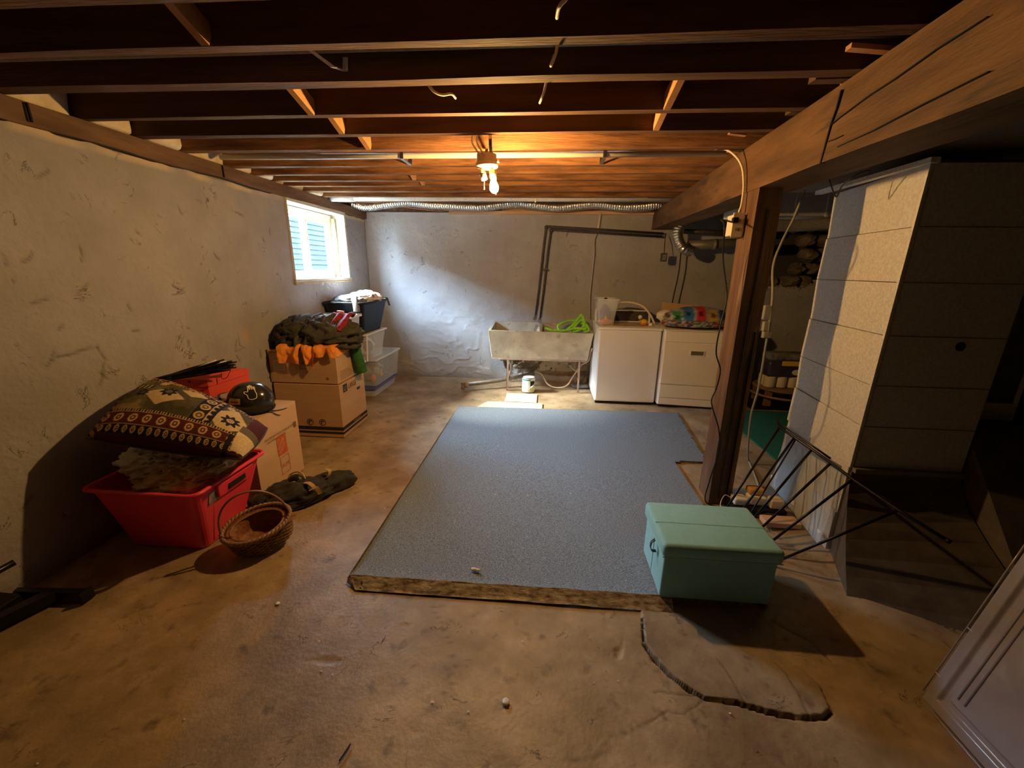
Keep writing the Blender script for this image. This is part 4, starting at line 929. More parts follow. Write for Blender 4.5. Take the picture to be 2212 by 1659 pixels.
# ================================================================== SINK
tk = thing('laundry_tub', (-.05, 5.4, 0), 'old concrete double laundry tub on a rusty stand', 'laundry tub')
def slab_h(p): return hexa(p)
fy0t, fy0b, ybk = 5.12, 5.20, 5.66
th = .035
mk('front_wall', hexa([(-.69, fy0b, .425), (.565, fy0b, .425), (.565, fy0b+th, .425), (-.69, fy0b+th, .425), (-.725, fy0t, .80), (.612, fy0t, .79), (.612, fy0t+th, .79), (-.725, fy0t+th, .80)]), M['tub'], tk, auto=.006)
mk('end_wall', hexa([(-.69, fy0b+th, .425), (-.655, fy0b+th, .425), (-.655, ybk, .425), (-.69, ybk, .425), (-.725, fy0t+th, .80), (-.69, fy0t+th, .80), (-.69, ybk, .845), (-.725, ybk, .845)]), M['tub'], tk)
mk('end_wall', hexa([(.53, fy0b+th, .425), (.565, fy0b+th, .425), (.565, ybk, .425), (.53, ybk, .425), (.577, fy0t+th, .79), (.612, fy0t+th, .79), (.612, ybk, .84), (.577, ybk, .84)]), M['tub'], tk)
mk('divider', hexa([(-.07, fy0b+th, .46), (-.035, fy0b+th, .46), (-.035, ybk, .46), (-.07, ybk, .46), (-.085, fy0t+th, .795), (-.03, fy0t+th, .795), (-.03, ybk, .835), (-.085, ybk, .835)]), M['tub'], tk, auto=.006)
mk('back_wall', box(-.725, .612, ybk, ybk+.035, .425, .845), M['tub'], tk)
mk('bottom', box(-.69, .565, fy0b, ybk, .42, .46), M['tub'], tk)
for x in (-.47, .46):
    for y in (5.14, 5.58):
        mk('leg', cat([box(x-.014, x+.014, y, y+.004, .0, .422), box(x-.014 if x < 0 else x+.010, x-.010 if x < 0 else x+.014, y, y+.03, .0, .422)]), M['rust'], tk)
    mk('cross_bar', box(x-.006, x+.006, 5.15, 5.6, .14, .16), M['rust'], tk)
mk('apron_bar', box(-.66, .54, 5.19, 5.205, .405, .424), M['rust'], tk)
mk('apron_bar', box(-.66, .54, 5.58, 5.60, .405, .424), M['rust'], tk)
for x, s in ((-.455, 1), (.445, -1)):
    mk('diagonal_brace', brace(x, x+s*.20, 5.155, 5.195, .27, .41, .006, .02), M['rust'], tk)
mk('lower_bar', box(-.47, -.15, 5.13, 5.138, .02, .035), M['rust'], tk)
mk('drain_stub', tube([(-.10, 5.4, .42), (-.10, 5.4, .33)], .03, 14), M['galv_dull'], tk, smooth=True)
# grey bag over divider
mk('grey_bag', blob((-.07, 5.19, .80), (.03, .05, .05), 9, .25, 2.2, 20), M['bag_white'], smooth=True, label='crumpled pale plastic bag draped on the tub divider', cat_='bag')
hs = [(0, 5.22, .83), (.12, 5.2, .80), (.25, 5.24, .80), (.40, 5.25, .83), (.52, 5.24, .83), (.45, 5.4, .90), (.3, 5.45, .90), (.17, 5.35, .84), (.22, 5.25, .78), (.35, 5.3, .86), (.44, 5.3, .98), (.47, 5.3, .99), (.50, 5.27, .88), (.42, 5.25, .80), (.36, 5.28, .80), (.42, 5.32, .90), (.48, 5.34, .93), (.54, 5.28, .86), (.56, 5.25, .81), (.50, 5.24, .79)]
mk('green_hose', corrugated(hs, .017, .0022, .016, 10), M['lime'], smooth=True, label='tangled bright lime green hose piled in the right tub', cat_='hose')
mk('drain_pipe', tube([(-1.03, 5.08, .075), (-.6, 5.25, .10), (-.13, 5.45, .165)], [.026, .026, .026], 14), M['galv_dull'], smooth=True, label='pale pipe lying slanted from the floor up under the tub', cat_='pipe')
mk('pipe_fitting', cat([tube([(-1.05, 5.07, .07), (-.99, 5.095, .078)], .036, 12), tube([(-1.05, 5.07, .08), (-1.055, 5.06, .015)], .024, 10), tube([(-1.03, 5.07, .10), (-1.06, 5.02, .11)], .016, 10)]), M['rust'], smooth=True, label='rusty pipe fitting at the floor end of the slanted pipe', cat_='fitting')
mk('tan_hose', tube(smooth_path([(-.12, 5.46, .19), (-.02, 5.42, .16), (.06, 5.32, .06), (.18, 5.28, .02), (.32, 5.30, .05), (.40, 5.34, .17), (.50, 5.34, .33), (.585, 5.3, .40), (.60, 5.24, .52), (.605, 5.12, .60)], 8), .010, 8), M['hose_tan'], smooth=True, label='thin tan drain hose curving under the laundry tub', cat_='hose')
mk('rag_pile', blob((.52, 5.42, .015), (.13, .09, .035), 15, .3, 2.5, 22, zmin=.004), M['cloth_grey'], smooth=True, label='dark grey rag on the floor under the right tub end', cat_='rag')
pc = thing('paint_can', (-.19, 5.13, 0), 'one gallon paint can with pale label under the laundry tub', 'paint can')
mk('body', lathe([(.082, .004), (.084, .008), (.084, .188), (.082, .192), (.076, .193), (.0, .19)], (-.19, 5.13, .004), 28), M['can'], pc, smooth=False)
mk('rim', lathe([(.084, .186), (.088, .190), (.087, .197), (.078, .197), (.076, .19)], (-.19, 5.13, .004), 28), M['steel'], pc, smooth=True)
a = np.linspace(-2.6, -.6, 14)
def can_strip(z0, z1, a0, a1, m, nm, lab=None):
    a = np.linspace(a0, a1, 14); r = .0852
    V = np.array([(-.19+r*math.cos(t), 5.13+r*math.sin(t), z) for z in (z0, z1) for t in a]); return mk(nm, (V, [(k, k+1, 15+k, 14+k) for k in range(13)]), m, pc, label=lab)
can_strip(.165, .183, -2.8, -1.2, M['can_green'], 'label_band', 'dark green band on the can label')
can_strip(.02, .09, -1.25, -.5, M['can_lime'], 'label_patch', 'lime patch on the can label')
can_strip(.095, .16, -1.25, -.5, M['black_plastic'], 'label_patch', 'black patch on the can label')
mk('handle', tube(smooth_path([(-.27, 5.10, .14), (-.25, 5.03, .08), (-.17, 5.03, .07), (-.12, 5.05, .12), (-.108, 5.11, .15)], 6), .0022, 6), M['steel'], pc)

# supply pipes on the wall
wpz = thing('iron_supply_pipes', (.5, 5.62, .9), 'pair of dark iron water pipes bending along the wall to the tub', 'pipe')
for k, (dx, y, dz) in enumerate([(0, 5.60, 0), (.065, 5.63, -.035)]):
    P_ = [(-.135+dx*1.0, y, .95+dz), (-.10+dx, y, 1.3), (-.06+dx, y, 1.8), (-.035+dx, y, 2.06+dz), (-.025+dx, y, 2.085+dz), (0+dx, y, 2.09+dz), (.7, y, 2.055+dz), (1.45, y, 2.015+dz)]
    mk('pipe', tube(P_, .014, 10), M['iron'], wpz, smooth=True)
    mk('elbow', blob((-.03+dx, y, 2.08+dz), (.026, .022, .026), k, .05, 1, 14), M['iron'], wpz, smooth=True)
    v = mk('tap_valve', cat([tube([(-.137+dx, y, .955+dz), (-.15+dx, y-.01, .90+dz)], .02, 10), tube([(-.145+dx, y-.02, .925+dz), (-.145+dx, y-.06, .915+dz)], .012, 8)]), M['steel'], wpz, smooth=True)
    mk('tap_wheel', lathe([(0, -.004), (.022, -.004), (.025, 0), (.022, .004), (0, .004)], (-.145+dx, y-.065, .915+dz), 12, 'y'), M['steel'], v)
mk('pipe_clamp', box(-.06, .02, 5.58, 5.68, 1.55, 1.57), M['iron'], wpz)
cw = thing('wall_cable', (.63, 5.65, 1.2), 'brown cable running down the back wall left of the washer', 'cable')
mk('cable', tube(smooth_path([(.65, 5.66, 2.25), (.645, 5.655, 2.13), (.625, 5.65, 2.02), (.60, 5.65, 1.93), (.61, 5.65, 1.75), (.60, 5.65, 1.5), (.59, 5.65, 1.2), (.61, 5.65, .92)], 8), .007, 8), M['hose_tan'], cw, smooth=True)
mk('conduit_sleeve', tube([(.655, 5.655, 2.26), (.635, 5.65, 2.03)], .013, 10), M['cable_w'], cw, smooth=True)
hb = thing('hanging_outlet_box', aty(1434, 555, 5.4), 'small dark outlet box dangling on its cord right of centre wall', 'outlet')
p_ = aty(1434, 556, 5.4)
mk('box', box(p_[0]-.035, p_[0]+.035, 5.38, 5.43, p_[2]-.05, p_[2]+.05, .006), M['iron'], hb)
mk('face_plate', box(p_[0]-.022, p_[0]+.022, 5.374, 5.38, p_[2]-.035, p_[2]+.035), M['galv_dull'], hb)
mk('cord', tube(smooth_path([p_+np.array([0, 0, .05]), aty(1436, 525, 5.45), aty(1438, 508, 5.59)], 6), .005, 6), M['black_rubber'], hb)
mk('black_wall_cable', tube(smooth_path([aty(1471, 545, 5.5), aty(1466, 590, 5.5), aty(1455, 640, 5.5), aty(1450, 668, 5.45), aty(1448, 690, 5.45)], 6), .008, 8), M['black_rubber'], smooth=True, label='black power cable dropping behind the dryer', cat_='cable')

# ================================================================== WASHER
ws = thing('washing_machine', (.98, 5.05, 0), 'white top-loading washing machine beside the laundry tub', 'washing machine')
mk('cabinet', box(.625, 1.335, 4.745, 5.40, .03, .892, .012, 3), M['appliance'], ws)
mk('front_panel', box(.64, 1.32, 4.738, 4.746, .05, .880, .003), M['appliance'], ws)
mk('top_panel', box(.618, 1.342, 4.735, 5.40, .895, .925, .010, 3), M['appliance'], ws)
mk('lid', box(.70, 1.27, 4.80, 5.22, .925, .935, .004), M['appliance_top'], ws, label='dusty brown-stained lid')
mk('control_panel', hexa([(.635, 5.28, .925), (1.33, 5.28, .925), (1.33, 5.40, .925), (.635, 5.40, .925), (.635, 5.33, 1.07), (1.33, 5.33, 1.07), (1.33, 5.40, 1.07), (.635, 5.40, 1.07)]), M['appliance'], ws, auto=.006)
mk('control_strip', hexa([(.66, 5.279, .94), (1.30, 5.279, .94), (1.30, 5.29, .94), (.66, 5.29, .94), (.66, 5.322, 1.06), (1.30, 5.322, 1.06), (1.30, 5.33, 1.06), (.66, 5.33, 1.06)]), M['iron'], ws)
mk('knob', tube([(1.2, 5.31, .995), (1.2, 5.275, .985)], .025, 16), M['appliance'], ws, smooth=True)
mk('plinth', box(.64, 1.32, 4.76, 5.38, .0, .03), M['dark_gap'], ws)
mk('washer_hose', tube(smooth_path([(.92, 5.42, .98), (.93, 5.42, 1.13), (1.0, 5.38, 1.165), (1.12, 5.33, 1.16), (1.22, 5.25, 1.12), (1.29, 5.15, 1.03), (1.32, 5.05, .945)], 8), .012, 10), M['cable_w'], smooth=True, label='cream hose arching over the washer top', cat_='hose')
# dryer
dr = thing('clothes_dryer', (1.67, 5.0, 0), 'almond front-loading dryer standing between washer and post', 'dryer')
def DX(x, y, z): return (x, y-.10*(x-1.36), z)
def dbox(x0, x1, y0, y1, z0, z1): return hexa([DX(x0, y0, z0), DX(x1, y0, z0), DX(x1, y1, z0), DX(x0, y1, z0), DX(x0, y0, z1), DX(x1, y0, z1), DX(x1, y1, z1), DX(x0, y1, z1)])
mk('cabinet', dbox(1.36, 2.05, 4.70, 5.36, .03, .91), M['appliance'], dr, auto=.008)
mk('top_fascia', dbox(1.368, 2.045, 4.688, 4.70, .785, .905), M['almond'], dr, auto=.003)
mk('door', dbox(1.368, 2.045, 4.684, 4.70, .290, .772), M['almond'], dr, auto=.003)
mk('lower_panel', dbox(1.368, 2.045, 4.688, 4.70, .125, .280), M['almond'], dr, auto=.003)
mk('kick_panel', dbox(1.368, 2.045, 4.690, 4.70, .04, .118), M['almond'], dr, auto=.003)
hh = mk('door_handle', cat([dbox(1.645, 1.80, 4.674, 4.684, .69, .70), dbox(1.645, 1.80, 4.674, 4.684, .635, .645), dbox(1.645, 1.655, 4.674, 4.684, .645, .69), dbox(1.79, 1.80, 4.674, 4.684, .645, .69)]), M['white_plastic'], dr, label='pale recessed door pull')
mk('handle_recess', dbox(1.655, 1.79, 4.680, 4.6845, .645, .69), M['brass'], hh)
mk('plinth', dbox(1.38, 2.03, 4.72, 5.3, 0, .03), M['dark_gap'], dr)
mk('top_panel', dbox(1.355, 2.055, 4.685, 5.36, .91, .922), M['almond'], dr)

# clear box on the washer
cbx = thing('clear_craft_box', (.75, 4.95, .94), 'clear plastic box of crafts standing on the washer', 'storage box')
mk('box_body', tub_geo(.625, .80, 4.84, 5.10, .595, .84, 4.81, 5.14, .937, 1.235, .003, .02), M['clear'], cbx, smooth=False)
mk('rim', frame_rect(.595, .84, 4.81, 5.14, 1.238, .012, .02, .006), M['frost'], cbx)
mk('purple_felt', blob((.70, 4.91, 1.06), (.062, .055, .105), 3, .2, 2, 20), M['purple'], smooth=True, label='purple crumpled craft felt inside the clear box', cat_='craft')
mk('coral_craft_piece', blob((.71, 4.875, .975), (.072, .032, .033), 4, .25, 2, 20), M['coral'], smooth=True, label='coral craft piece at the bottom of the clear box', cat_='craft')
mk('yellow_craft_piece', hexa([(.685, 4.838, 1.0), (.725, 4.838, 1.0), (.725, 4.845, 1.0), (.685, 4.845, 1.0), (.70, 4.838, 1.045), (.705, 4.838, 1.045), (.705, 4.845, 1.045), (.70, 4.845, 1.045)]), M['yellow'], label='small yellow triangle in the clear box', cat_='craft')
mk('brown_craft_piece', blob((.745, 5.02, 1.03), (.045, .05, .09), 8, .3, 2, 18), M['content1'], smooth=True, label='brown crumpled lump at the back of the clear box', cat_='craft')
mk('black_knob_piece', blob((.70, 4.93, 1.225), (.022, .022, .022), 2, .1, 1, 14), M['black_plastic'], smooth=True, label='small black ball on top of the purple felt', cat_='ball')
ty = thing('yellow_toy', (1.16, 4.92, .94), 'small yellow rubber duck-like toy on the washer lid', 'toy')
mk('toy_body', blob((1.165, 4.93, .972), (.045, .035, .035), 1, .1, 2, 20), M['toy_y'], ty, smooth=True)
mk('toy_beak', blob((1.12, 4.905, .985), (.018, .014, .010), 2, .1, 2, 12), M['toy_y'], ty, smooth=True)
mk('toy_base', blob((1.165, 4.89, .948), (.035, .02, .012), 2, .2, 2, 12), M['toy_r'], ty, smooth=True)
mk('cap_scrap', tube([(1.21, 4.86, .953), (1.245, 4.84, .953)], [.018, .02], 14), M['hand_white'], label='small white plastic cap lying on the washer lid', cat_='cap')
# printed bag on the dryer
def bag_fn(c, R, seed):
    V, F = blob(c, R, seed, .16, 1.8, 90, zmin=c[2]-.075, ridge=.08)
    return V, F
bgV, bgF = bag_fn((1.73, 4.86, 1.02), (.37, .17, .145), 17)
u = (bgV[:, 0]-1.36)/.74; v = (bgV[:, 2]-.93)/.22
cbg = np.tile(np.array([.34, .35, .40]), (len(bgV), 1))*(1+.2*fbm(bgV*20, 3, 3))[:, None]
for (u0, u1, v0, v1, c) in [(.10, .22, .35, .85, (.04, .22, .06)), (.24, .40, .40, 1.1, (.05, .17, .42)), (.44, .58, .45, 1.15, (.55, .05, .05)), (.62, .74, .45, .95, (.62, .42, .08)), (.78, .9, .4, .95, (.06, .10, .25)), (0, .08, .3, 1, (.30, .22, .15))]:
    s = (u > u0) & (u < u1) & (v > v0) & (v < v1); cbg[s] = c
    inner_ = s & (np.abs(u-(u0+u1)/2) < .03) & (np.abs(v-(v0+v1)/2) < .1); cbg[inner_] = np.array(c)*.25
ns = fbm(bgV*38, 8, 2); lowb = v < .42
pal = np.array([(.45, .05, .08), (.04, .12, .35), (.05, .22, .08), (.03, .03, .05), (.55, .35, .08), (.5, .45, .45)])
cellid = (np.abs(_hash(np.floor(bgV[:, 0]*42).astype(np.int64), np.floor(bgV[:, 1]*30).astype(np.int64), np.floor(bgV[:, 2]*55).astype(np.int64), 3))*5.99).astype(int)
cbg[lowb] = pal[cellid[lowb]]
bgth = thing('printed_shopping_bag', (1.73, 4.86, .92), 'bulging multicoloured printed bag lying on the dryer', 'bag')
mk('bag_body', (bgV, bgF), M['bag_print'], bgth, smooth=True, col=cbg)
mk('bag_neck', blob((1.40, 4.90, 1.06), (.10, .06, .07), 21, .35, 2.2, 24), M['bag_white'], bgth, smooth=True, label='twisted clear bag neck')
mk('dark_bag_end', blob((2.0, 4.88, 1.0), (.13, .12, .10), 33, .3, 2.4, 26, zmin=.925), M['black_cloth'], bgth, smooth=True, label='dark folded end')
mk('card_behind_bag', hexa([(1.42, 5.15, .925), (2.02, 5.10, .925), (2.02, 5.13, .925), (1.42, 5.18, .925), (1.42, 5.17, 1.19), (2.02, 5.12, 1.15), (2.02, 5.13, 1.15), (1.42, 5.18, 1.19)]), M['card'], label='brown cardboard panel standing behind the printed bag', cat_='cardboard')

# ================================================================== STOOL & PAPER TOWELS (behind)
stl = thing('round_stool', (2.85, 4.95, 0), 'low round wooden stool in the dark corner behind the plenum', 'stool')
mk('seat', lathe([(0, 0), (.28, 0), (.30, .012), (.30, .03), (.28, .042), (0, .042)], (2.86, 4.95, .215), 28), M['stool'], stl, smooth=False)
for ax, ay in ((-.2, -.14), (.2, -.14), (-.2, .16), (.2, .16)):
    mk('leg', box(2.86+ax-.035, 2.86+ax+.035, 4.95+ay-.02, 4.95+ay+.02, .03, .215), M['stool'], stl)
mk('hoop', tube([(2.86+.33*math.cos(t), 4.93+.33*math.sin(t), .165+.0*t) for t in np.linspace(math.pi*.9, 2.1*math.pi, 24)], .014, 8), M['stool'], stl, smooth=True)
tw = thing('paper_towel_pack', (2.82, 4.92, .26), 'wrapped pack of paper rolls sitting on the round stool', 'paper rolls')
for i in range(4):
    for j in range(2): mk('roll', lathe([(.0, 0), (.062, 0), (.064, .01), (.064, .12), (.062, .13), (0, .13)], (2.66+.125*i, 4.84+.12*j, .262), 18), M['towels'], tw, smooth=True)
V, F = box(2.585, 3.11, 4.765, 5.035, .385, .58, .04, 4); mk('wrapper', (V+.008*np.stack([fbm(V*9, 5, 3)]*3, 1), F), M['pack_dark'], tw, smooth=True)
V, F = box(2.60, 3.08, 4.80, 5.02, .575, .66, .035, 4); mk('top_wrap', (V+.01*np.stack([fbm(V*9, 6, 3)]*3, 1), F), M['cloth_grey'], tw, smooth=True)
mk('yellow_band', box(2.72, 3.08, 4.755, 4.762, .53, .585), M['yellow'], tw, label='yellow printed band')
mk('print_circle', lathe([(0, 0), (.055, 0), (.055, .004), (0, .004)], (2.90, 4.758, .455), 18, 'y', sy=.6), M['hand_white'], tw)
mk('dark_base_box', box(2.45, 3.3, 4.72, 5.3, .0, .028), M['black_plastic'], label='dark low tray under the round stool', cat_='tray')

# ================================================================== CARDBOARD BOXES
UX, UY_, UZ = np.array([1., 0, 0]), np.array([0, 1., 0]), np.array([0, 0, 1.])
lb = thing('moving_box', (-2.15, 3.65, 0), 'large brown moving box under the upper cardboard box', 'cardboard box')
mk('carton', box(-2.47, -1.845, 3.385, 3.90, .004, .515), M['card'], lb, auto=.003)
fxn, syn = 3.384, 3.384
mk('bottom_stripe', box(-2.47, -1.843, 3.3835, 3.3848, .075, .108), M['ink'], lb)
mk('bottom_stripe', box(-2.47, -1.843, 3.3835, 3.3848, .038, .060), M['ink'], lb)
mk('bottom_stripe', box(-1.8452, -1.8435, 3.384, 3.90, .075, .108), M['ink'], lb)
mk('bottom_stripe', box(-1.8452, -1.8435, 3.384, 3.90, .038, .060), M['ink'], lb)
for x in (-2.16, -2.04):
    ring_print('round_mark', (x, 3.384, .15), UX, UZ, .026, .032, M['ink'], lb)
    ring_print('round_mark', (x, 3.384, .15), UX, UZ, .008, .018, M['ink'], lb, a0=.4, a1=4.6)
text('lettering', 'LARGE', .07, (-1.844, 3.55, .438), UY_, UZ, M['ink'], lb, squash=.8)
plane_print('icon', (-1.844, 3.45, .425), UY_, UZ, .08, .075, M['ink'], lb)
text('icon_letter', 'U', .07, (-1.8435, 3.462, .436), UY_, UZ, M['card'], lb, squash=1.)
V, F = grid(np.linspace(0, 1, 14), np.linspace(0, 1, 10), lambda u_, v_: np.stack([-1.840+.006*np.abs(fbm(np.stack([u_*4, v_*4, 0*u_], 1), 3, 2)), 3.70+.13*u_+.01*np.sin(v_*7), .395+.11*v_+.008*np.sin(u_*9)], 1))
mk('tape_patch', (V, F), M['clear'], lb, smooth=True)
plane_print('small_mark', (-1.844, 3.72, .375), UY_, UZ, .07, .028, M['ink'], lb)
text('stripe_lettering', 'LARGE BOX', .026, (-1.8425, 3.60, .083), UY_, UZ, M['card'], lb)
ub = thing('upper_cardboard_box', (-2.15, 3.65, .52), 'brown cardboard box with round printed badge stacked on the moving box', 'cardboard box')
mk('carton', cat([box(-2.50, -1.855, 3.395, 3.401, .525, .825), box(-2.50, -1.855, 3.885, 3.891, .525, .825), box(-2.50, -2.494, 3.401, 3.885, .525, .825), box(-1.861, -1.855, 3.401, 3.885, .525, .825), box(-2.494, -1.861, 3.401, 3.885, .525, .53)]), M['card'], ub)
mk('flap', hexa([(-2.48, 3.41, .815), (-1.88, 3.41, .815), (-1.88, 3.64, .80), (-2.48, 3.64, .80), (-2.48, 3.41, .819), (-1.88, 3.41, .819), (-1.88, 3.64, .804), (-2.48, 3.64, .804)]), M['card'], ub)
mk('flap', hexa([(-2.48, 3.645, .80), (-1.88, 3.645, .80), (-1.88, 3.88, .815), (-2.48, 3.88, .815), (-2.48, 3.645, .804), (-1.88, 3.645, .804), (-1.88, 3.88, .819), (-2.48, 3.88, .819)]), M['card'], ub)
ring_print('round_badge', (-2.17, 3.395, .69), UX, UZ, .068, .0705, M['ink_brown'], ub)
text('badge_lettering', 'EURO', .042, (-2.17, 3.395, .695), UX, UZ, M['ink'], ub, align='CENTER')
text('badge_lettering', 'Best', .045, (-2.17, 3.395, .650), UX, UZ, M['ink_brown'], ub, align='CENTER')
plane_print('badge_line', (-2.225, 3.395, .686), UX, UZ, .11, .0025, M['ink_brown'], ub)
plane_print('paper_label', (-2.45, 3.395, .64), UX, UZ, .11, .09, M['paper'], ub)
for k in range(4): plane_print('label_line', (-2.44, 3.3935, .655+k*.018), UX, UZ, .085, .004, M['ink_brown'], ub)
text('corner_lettering', 'EURO BEST', .022, (-2.47, 3.395, .795), UX, UZ, M['ink'], ub)
ring_print('round_mark', (-1.95, 3.395, .572), UX, UZ, .0, .014, M['ink_brown'], ub)
for k in range(5): plane_print('print_line', (-1.855, 3.45, .55+k*.018), UY_, UZ, .30-.03*k, .005, M['ink_brown'], ub)
plane_print('dark_edge', (-2.502, 3.391, .525), UX, UZ, .018, .30, M['ink'], ub, off=.005)

hb2 = thing('tall_moving_box', (-2.15, 2.52, 0), 'tall pale cardboard box with orange square print under the helmet', 'cardboard box')
mk('carton', box(-2.46, -1.868, 2.285, 2.770, .004, .572), M['card2'], hb2, auto=.003)
mk('top_seam', box(-2.46, -1.868, 2.524, 2.528, .5715, .5735), M['ink_brown'], hb2)
r_ = -1.8665
plane_print('orange_square', (r_, 2.50, .235), UY_, UZ, .105, .145, M['ink_orange'], hb2, off=.0006)
c45, s45 = math.cos(math.radians(45)), math.sin(math.radians(45))
for k, (s_, dy, dz) in enumerate([('THE', .012, .255), ('HOME', .012, .292), ('DEPOT', .030, .247)]):
    pass
text('square_lettering', 'THE', .022, (r_, 2.508, .328), (0, c45, s45), (0, -s45, c45), M['card2'], hb2, off=.0016)
text('square_lettering', 'HOME', .040, (r_, 2.515, .278), (0, c45, s45), (0, -s45, c45), M['card2'], hb2, off=.0016, squash=.85)
text('square_lettering', 'DEPOT', .040, (r_, 2.530, .243), (0, c45, s45), (0, -s45, c45), M['card2'], hb2, off=.0016, squash=.72)
fr2 = [(2.51, .085, .10, .004), (2.51, .215, .10, .004)]
for y_, z_, w_, h_ in fr2: plane_print('outline_mark', (r_, y_, z_), UY_, UZ, w_, h_, M['ink_orange'], hb2)
for y_ in (2.51, 2.606): plane_print('outline_mark', (r_, y_, .085), UY_, UZ, .004, .13, M['ink_orange'], hb2)
text('outline_lettering', 'BOX', .04, (r_, 2.522, .135), UY_, UZ, M['ink_orange'], hb2)
text('print_line', 'MULTIPURPOSE & STORAGE BOX', .0235, (r_, 2.385, .395), UY_, UZ, M['ink_brown'], hb2, squash=.95)
text('print_line', 'CAJA PARA MUDANZA', .0205, (r_, 2.40, .372), UY_, UZ, M['ink_brown'], hb2, squash=1.0)
plane_print('small_square', (r_, 2.705, .375), UY_, UZ, .035, .045, M['ink_brown'], hb2)

# red shoe box on the tall box
Pb_, Pt_, Qt_, Qb_ = aty(455, 862, 2.50), aty(447, 822, 2.50), aty(535, 797, 2.74), aty(541, 827, 2.74)
lv_ = aty(372, 819, 2.44)-Pt_
rb = thing('red_shoe_box', (-2.3, 2.5, .6), 'red cardboard shoe box tilted beneath the bundle of black poles', 'shoe box')
mk('carton', hexa([Pb_+lv_, Pb_, Qb_, Qb_+lv_, Pt_+lv_, Pt_, Qt_, Qt_+lv_]), M['red_card'], rb, auto=.002)
mk('lid', hexa([Pb_*.35+Pt_*.65+lv_*1.02+[0, -.004, 0], Pb_*.35+Pt_*.65+[.004, -.004, 0], Qb_*.35+Qt_*.65+[.006, 0, 0], Qb_*.35+Qt_*.65+lv_*1.02, Pt_+lv_*1.02+[0, -.004, .004], Pt_+[.004, -.004, .004], Qt_+[.006, 0, .004], Qt_+lv_*1.02+[0, 0, .004]]), M['red_card'], rb, auto=.002)
mk('hand_hole', lathe([(0, -.001), (.008, -.001), (.008, .001), (0, .001)], (Pt_+lv_*.5)+[0, -.006, -.012], 12, 'y'), M['dark_gap'], rb)
# bundle of black poles
pr_ = np.random.RandomState(4)
for k in range(30):
    yl = 2.30+pr_.uniform(-.02, .02); s = aty(345+pr_.uniform(-10, 14), 821+pr_.uniform(-4, 4), 2.28+pr_.uniform(0, .03))
    e_ = aty(pr_.uniform(455, 512), 0, 2.55); xx = pr_.uniform(455, 512); t = (xx-455)/57
    yy = pr_.uniform(768, 790)+t*12
    e_ = aty(xx, yy, 2.50+pr_.uniform(0, .10))
    mid = (s+e_)/2+np.array([0, 0, .012*pr_.uniform(-.3, 1)])
    white = k in (7, 19)
    o_ = mk('tent_pole', tube(smooth_path([s, mid, e_], 5), .0055 if not white else .0045, 6), M['black_plastic'] if not white else M['hand_white'], smooth=True,
       label='thin black pole in the bundle on the red shoe box' if not white else ('pale pole near the top of the black pole bundle' if k == 7 else 'second pale pole inside the black pole bundle'), cat_='pole', group='poles bundled on the red box' if not white else None)
mk('pole_cord', tube(smooth_path([aty(478, 806, 2.55), aty(480, 818, 2.55), aty(490, 815, 2.55), aty(498, 800, 2.55)], 6), .0022, 6), M['debris'], label='looped cord dangling from the pole bundle', cat_='cord')

# helmet
hx, hy, hz = -2.02, 2.52, .60
hm = thing('bicycle_helmet', (hx, hy, .574), 'dark glossy helmet with yellow sticker and hand print', 'helmet')
def helm_geo(R, z0):
    a = np.linspace(0, 2*math.pi, 36, endpoint=False); b = np.linspace(-.42, math.pi/2-.03, 16); V = []; F = []
    for bb in b:
        for aa in a:
            x, y, z = math.cos(aa)*math.cos(bb), math.sin(aa)*math.cos(bb), math.sin(bb)
            V.append((hx+R[0]*x*(1+.06*max(0, -z)), hy+R[1]*y, z0+R[2]*z))
    n = 36
    for k in range(len(b)-1):
        for j in range(n): F.append((k*n+j, k*n+(j+1) % n, (k+1)*n+(j+1) % n, (k+1)*n+j))
    F.append(tuple((len(b)-1)*n+j for j in range(n))); F.append(tuple(reversed(range(n))))
    return np.array(V), F
mk('shell', helm_geo((.150, .125, .125), .655), M['helmet'], hm, smooth=True)
mk('inner_padding', tube([(hx+.13*math.cos(t), hy+.108*math.sin(t), .60) for t in np.linspace(0, 2*math.pi, 30)], .020, 8, caps=False), M['foam'], hm, smooth=True)
def on_shell(a, b, r=1.012): return np.array([hx+.150*r*math.cos(a)*math.cos(b), hy+.125*r*math.sin(a)*math.cos(b), .655+.125*r*math.sin(b)])
av, bvv = np.linspace(-2.05, -1.45, 8), np.linspace(.02, .34, 4)
V = np.array([on_shell(a_, b_) for b_ in bvv for a_ in av]); F = [(j*8+i, j*8+i+1, j*8+9+i, j*8+8+i) for j in range(3) for i in range(7)]
mk('yellow_sticker', (V, F), M['yellow'], hm)
V = np.array([on_shell(a_, b_, 1.018) for b_ in (.10, .18) for a_ in np.linspace(-1.95, -1.55, 8)]); mk('sticker_lettering', (V, [(i, i+1, 9+i, 8+i) for i in range(7)]), M['ink_red'], hm)
palm = [(0, -.5), (.30, -.42), (.42, -.1), (.40, .25), (.52, .55), (.44, .66), (.32, .38), (.28, .75), (.18, .80), (.14, .42), (.08, .85), (-.04, .85), (-.06, .42), (-.18, .78), (-.28, .72), (-.22, .25), (-.50, .22), (-.52, .08), (-.28, -.12), (-.22, -.4), (0, -.5)]
mk('hand_print', tube(smooth_path([on_shell(-.95+px*.62, .58+py*.62, 1.012) for px, py in palm], 4), .0028, 6, caps=False), M['hand_white'], hm)
mk('chin_strap', ribbon(smooth_path([(hx+.11, hy+.02, .60), (hx+.15, hy-.02, .585), (hx+.19, hy+.02, .579), (hx+.21, hy+.06, .579)], 6), .018, (0, 1, .2), .003), M['black_cloth'], hm)
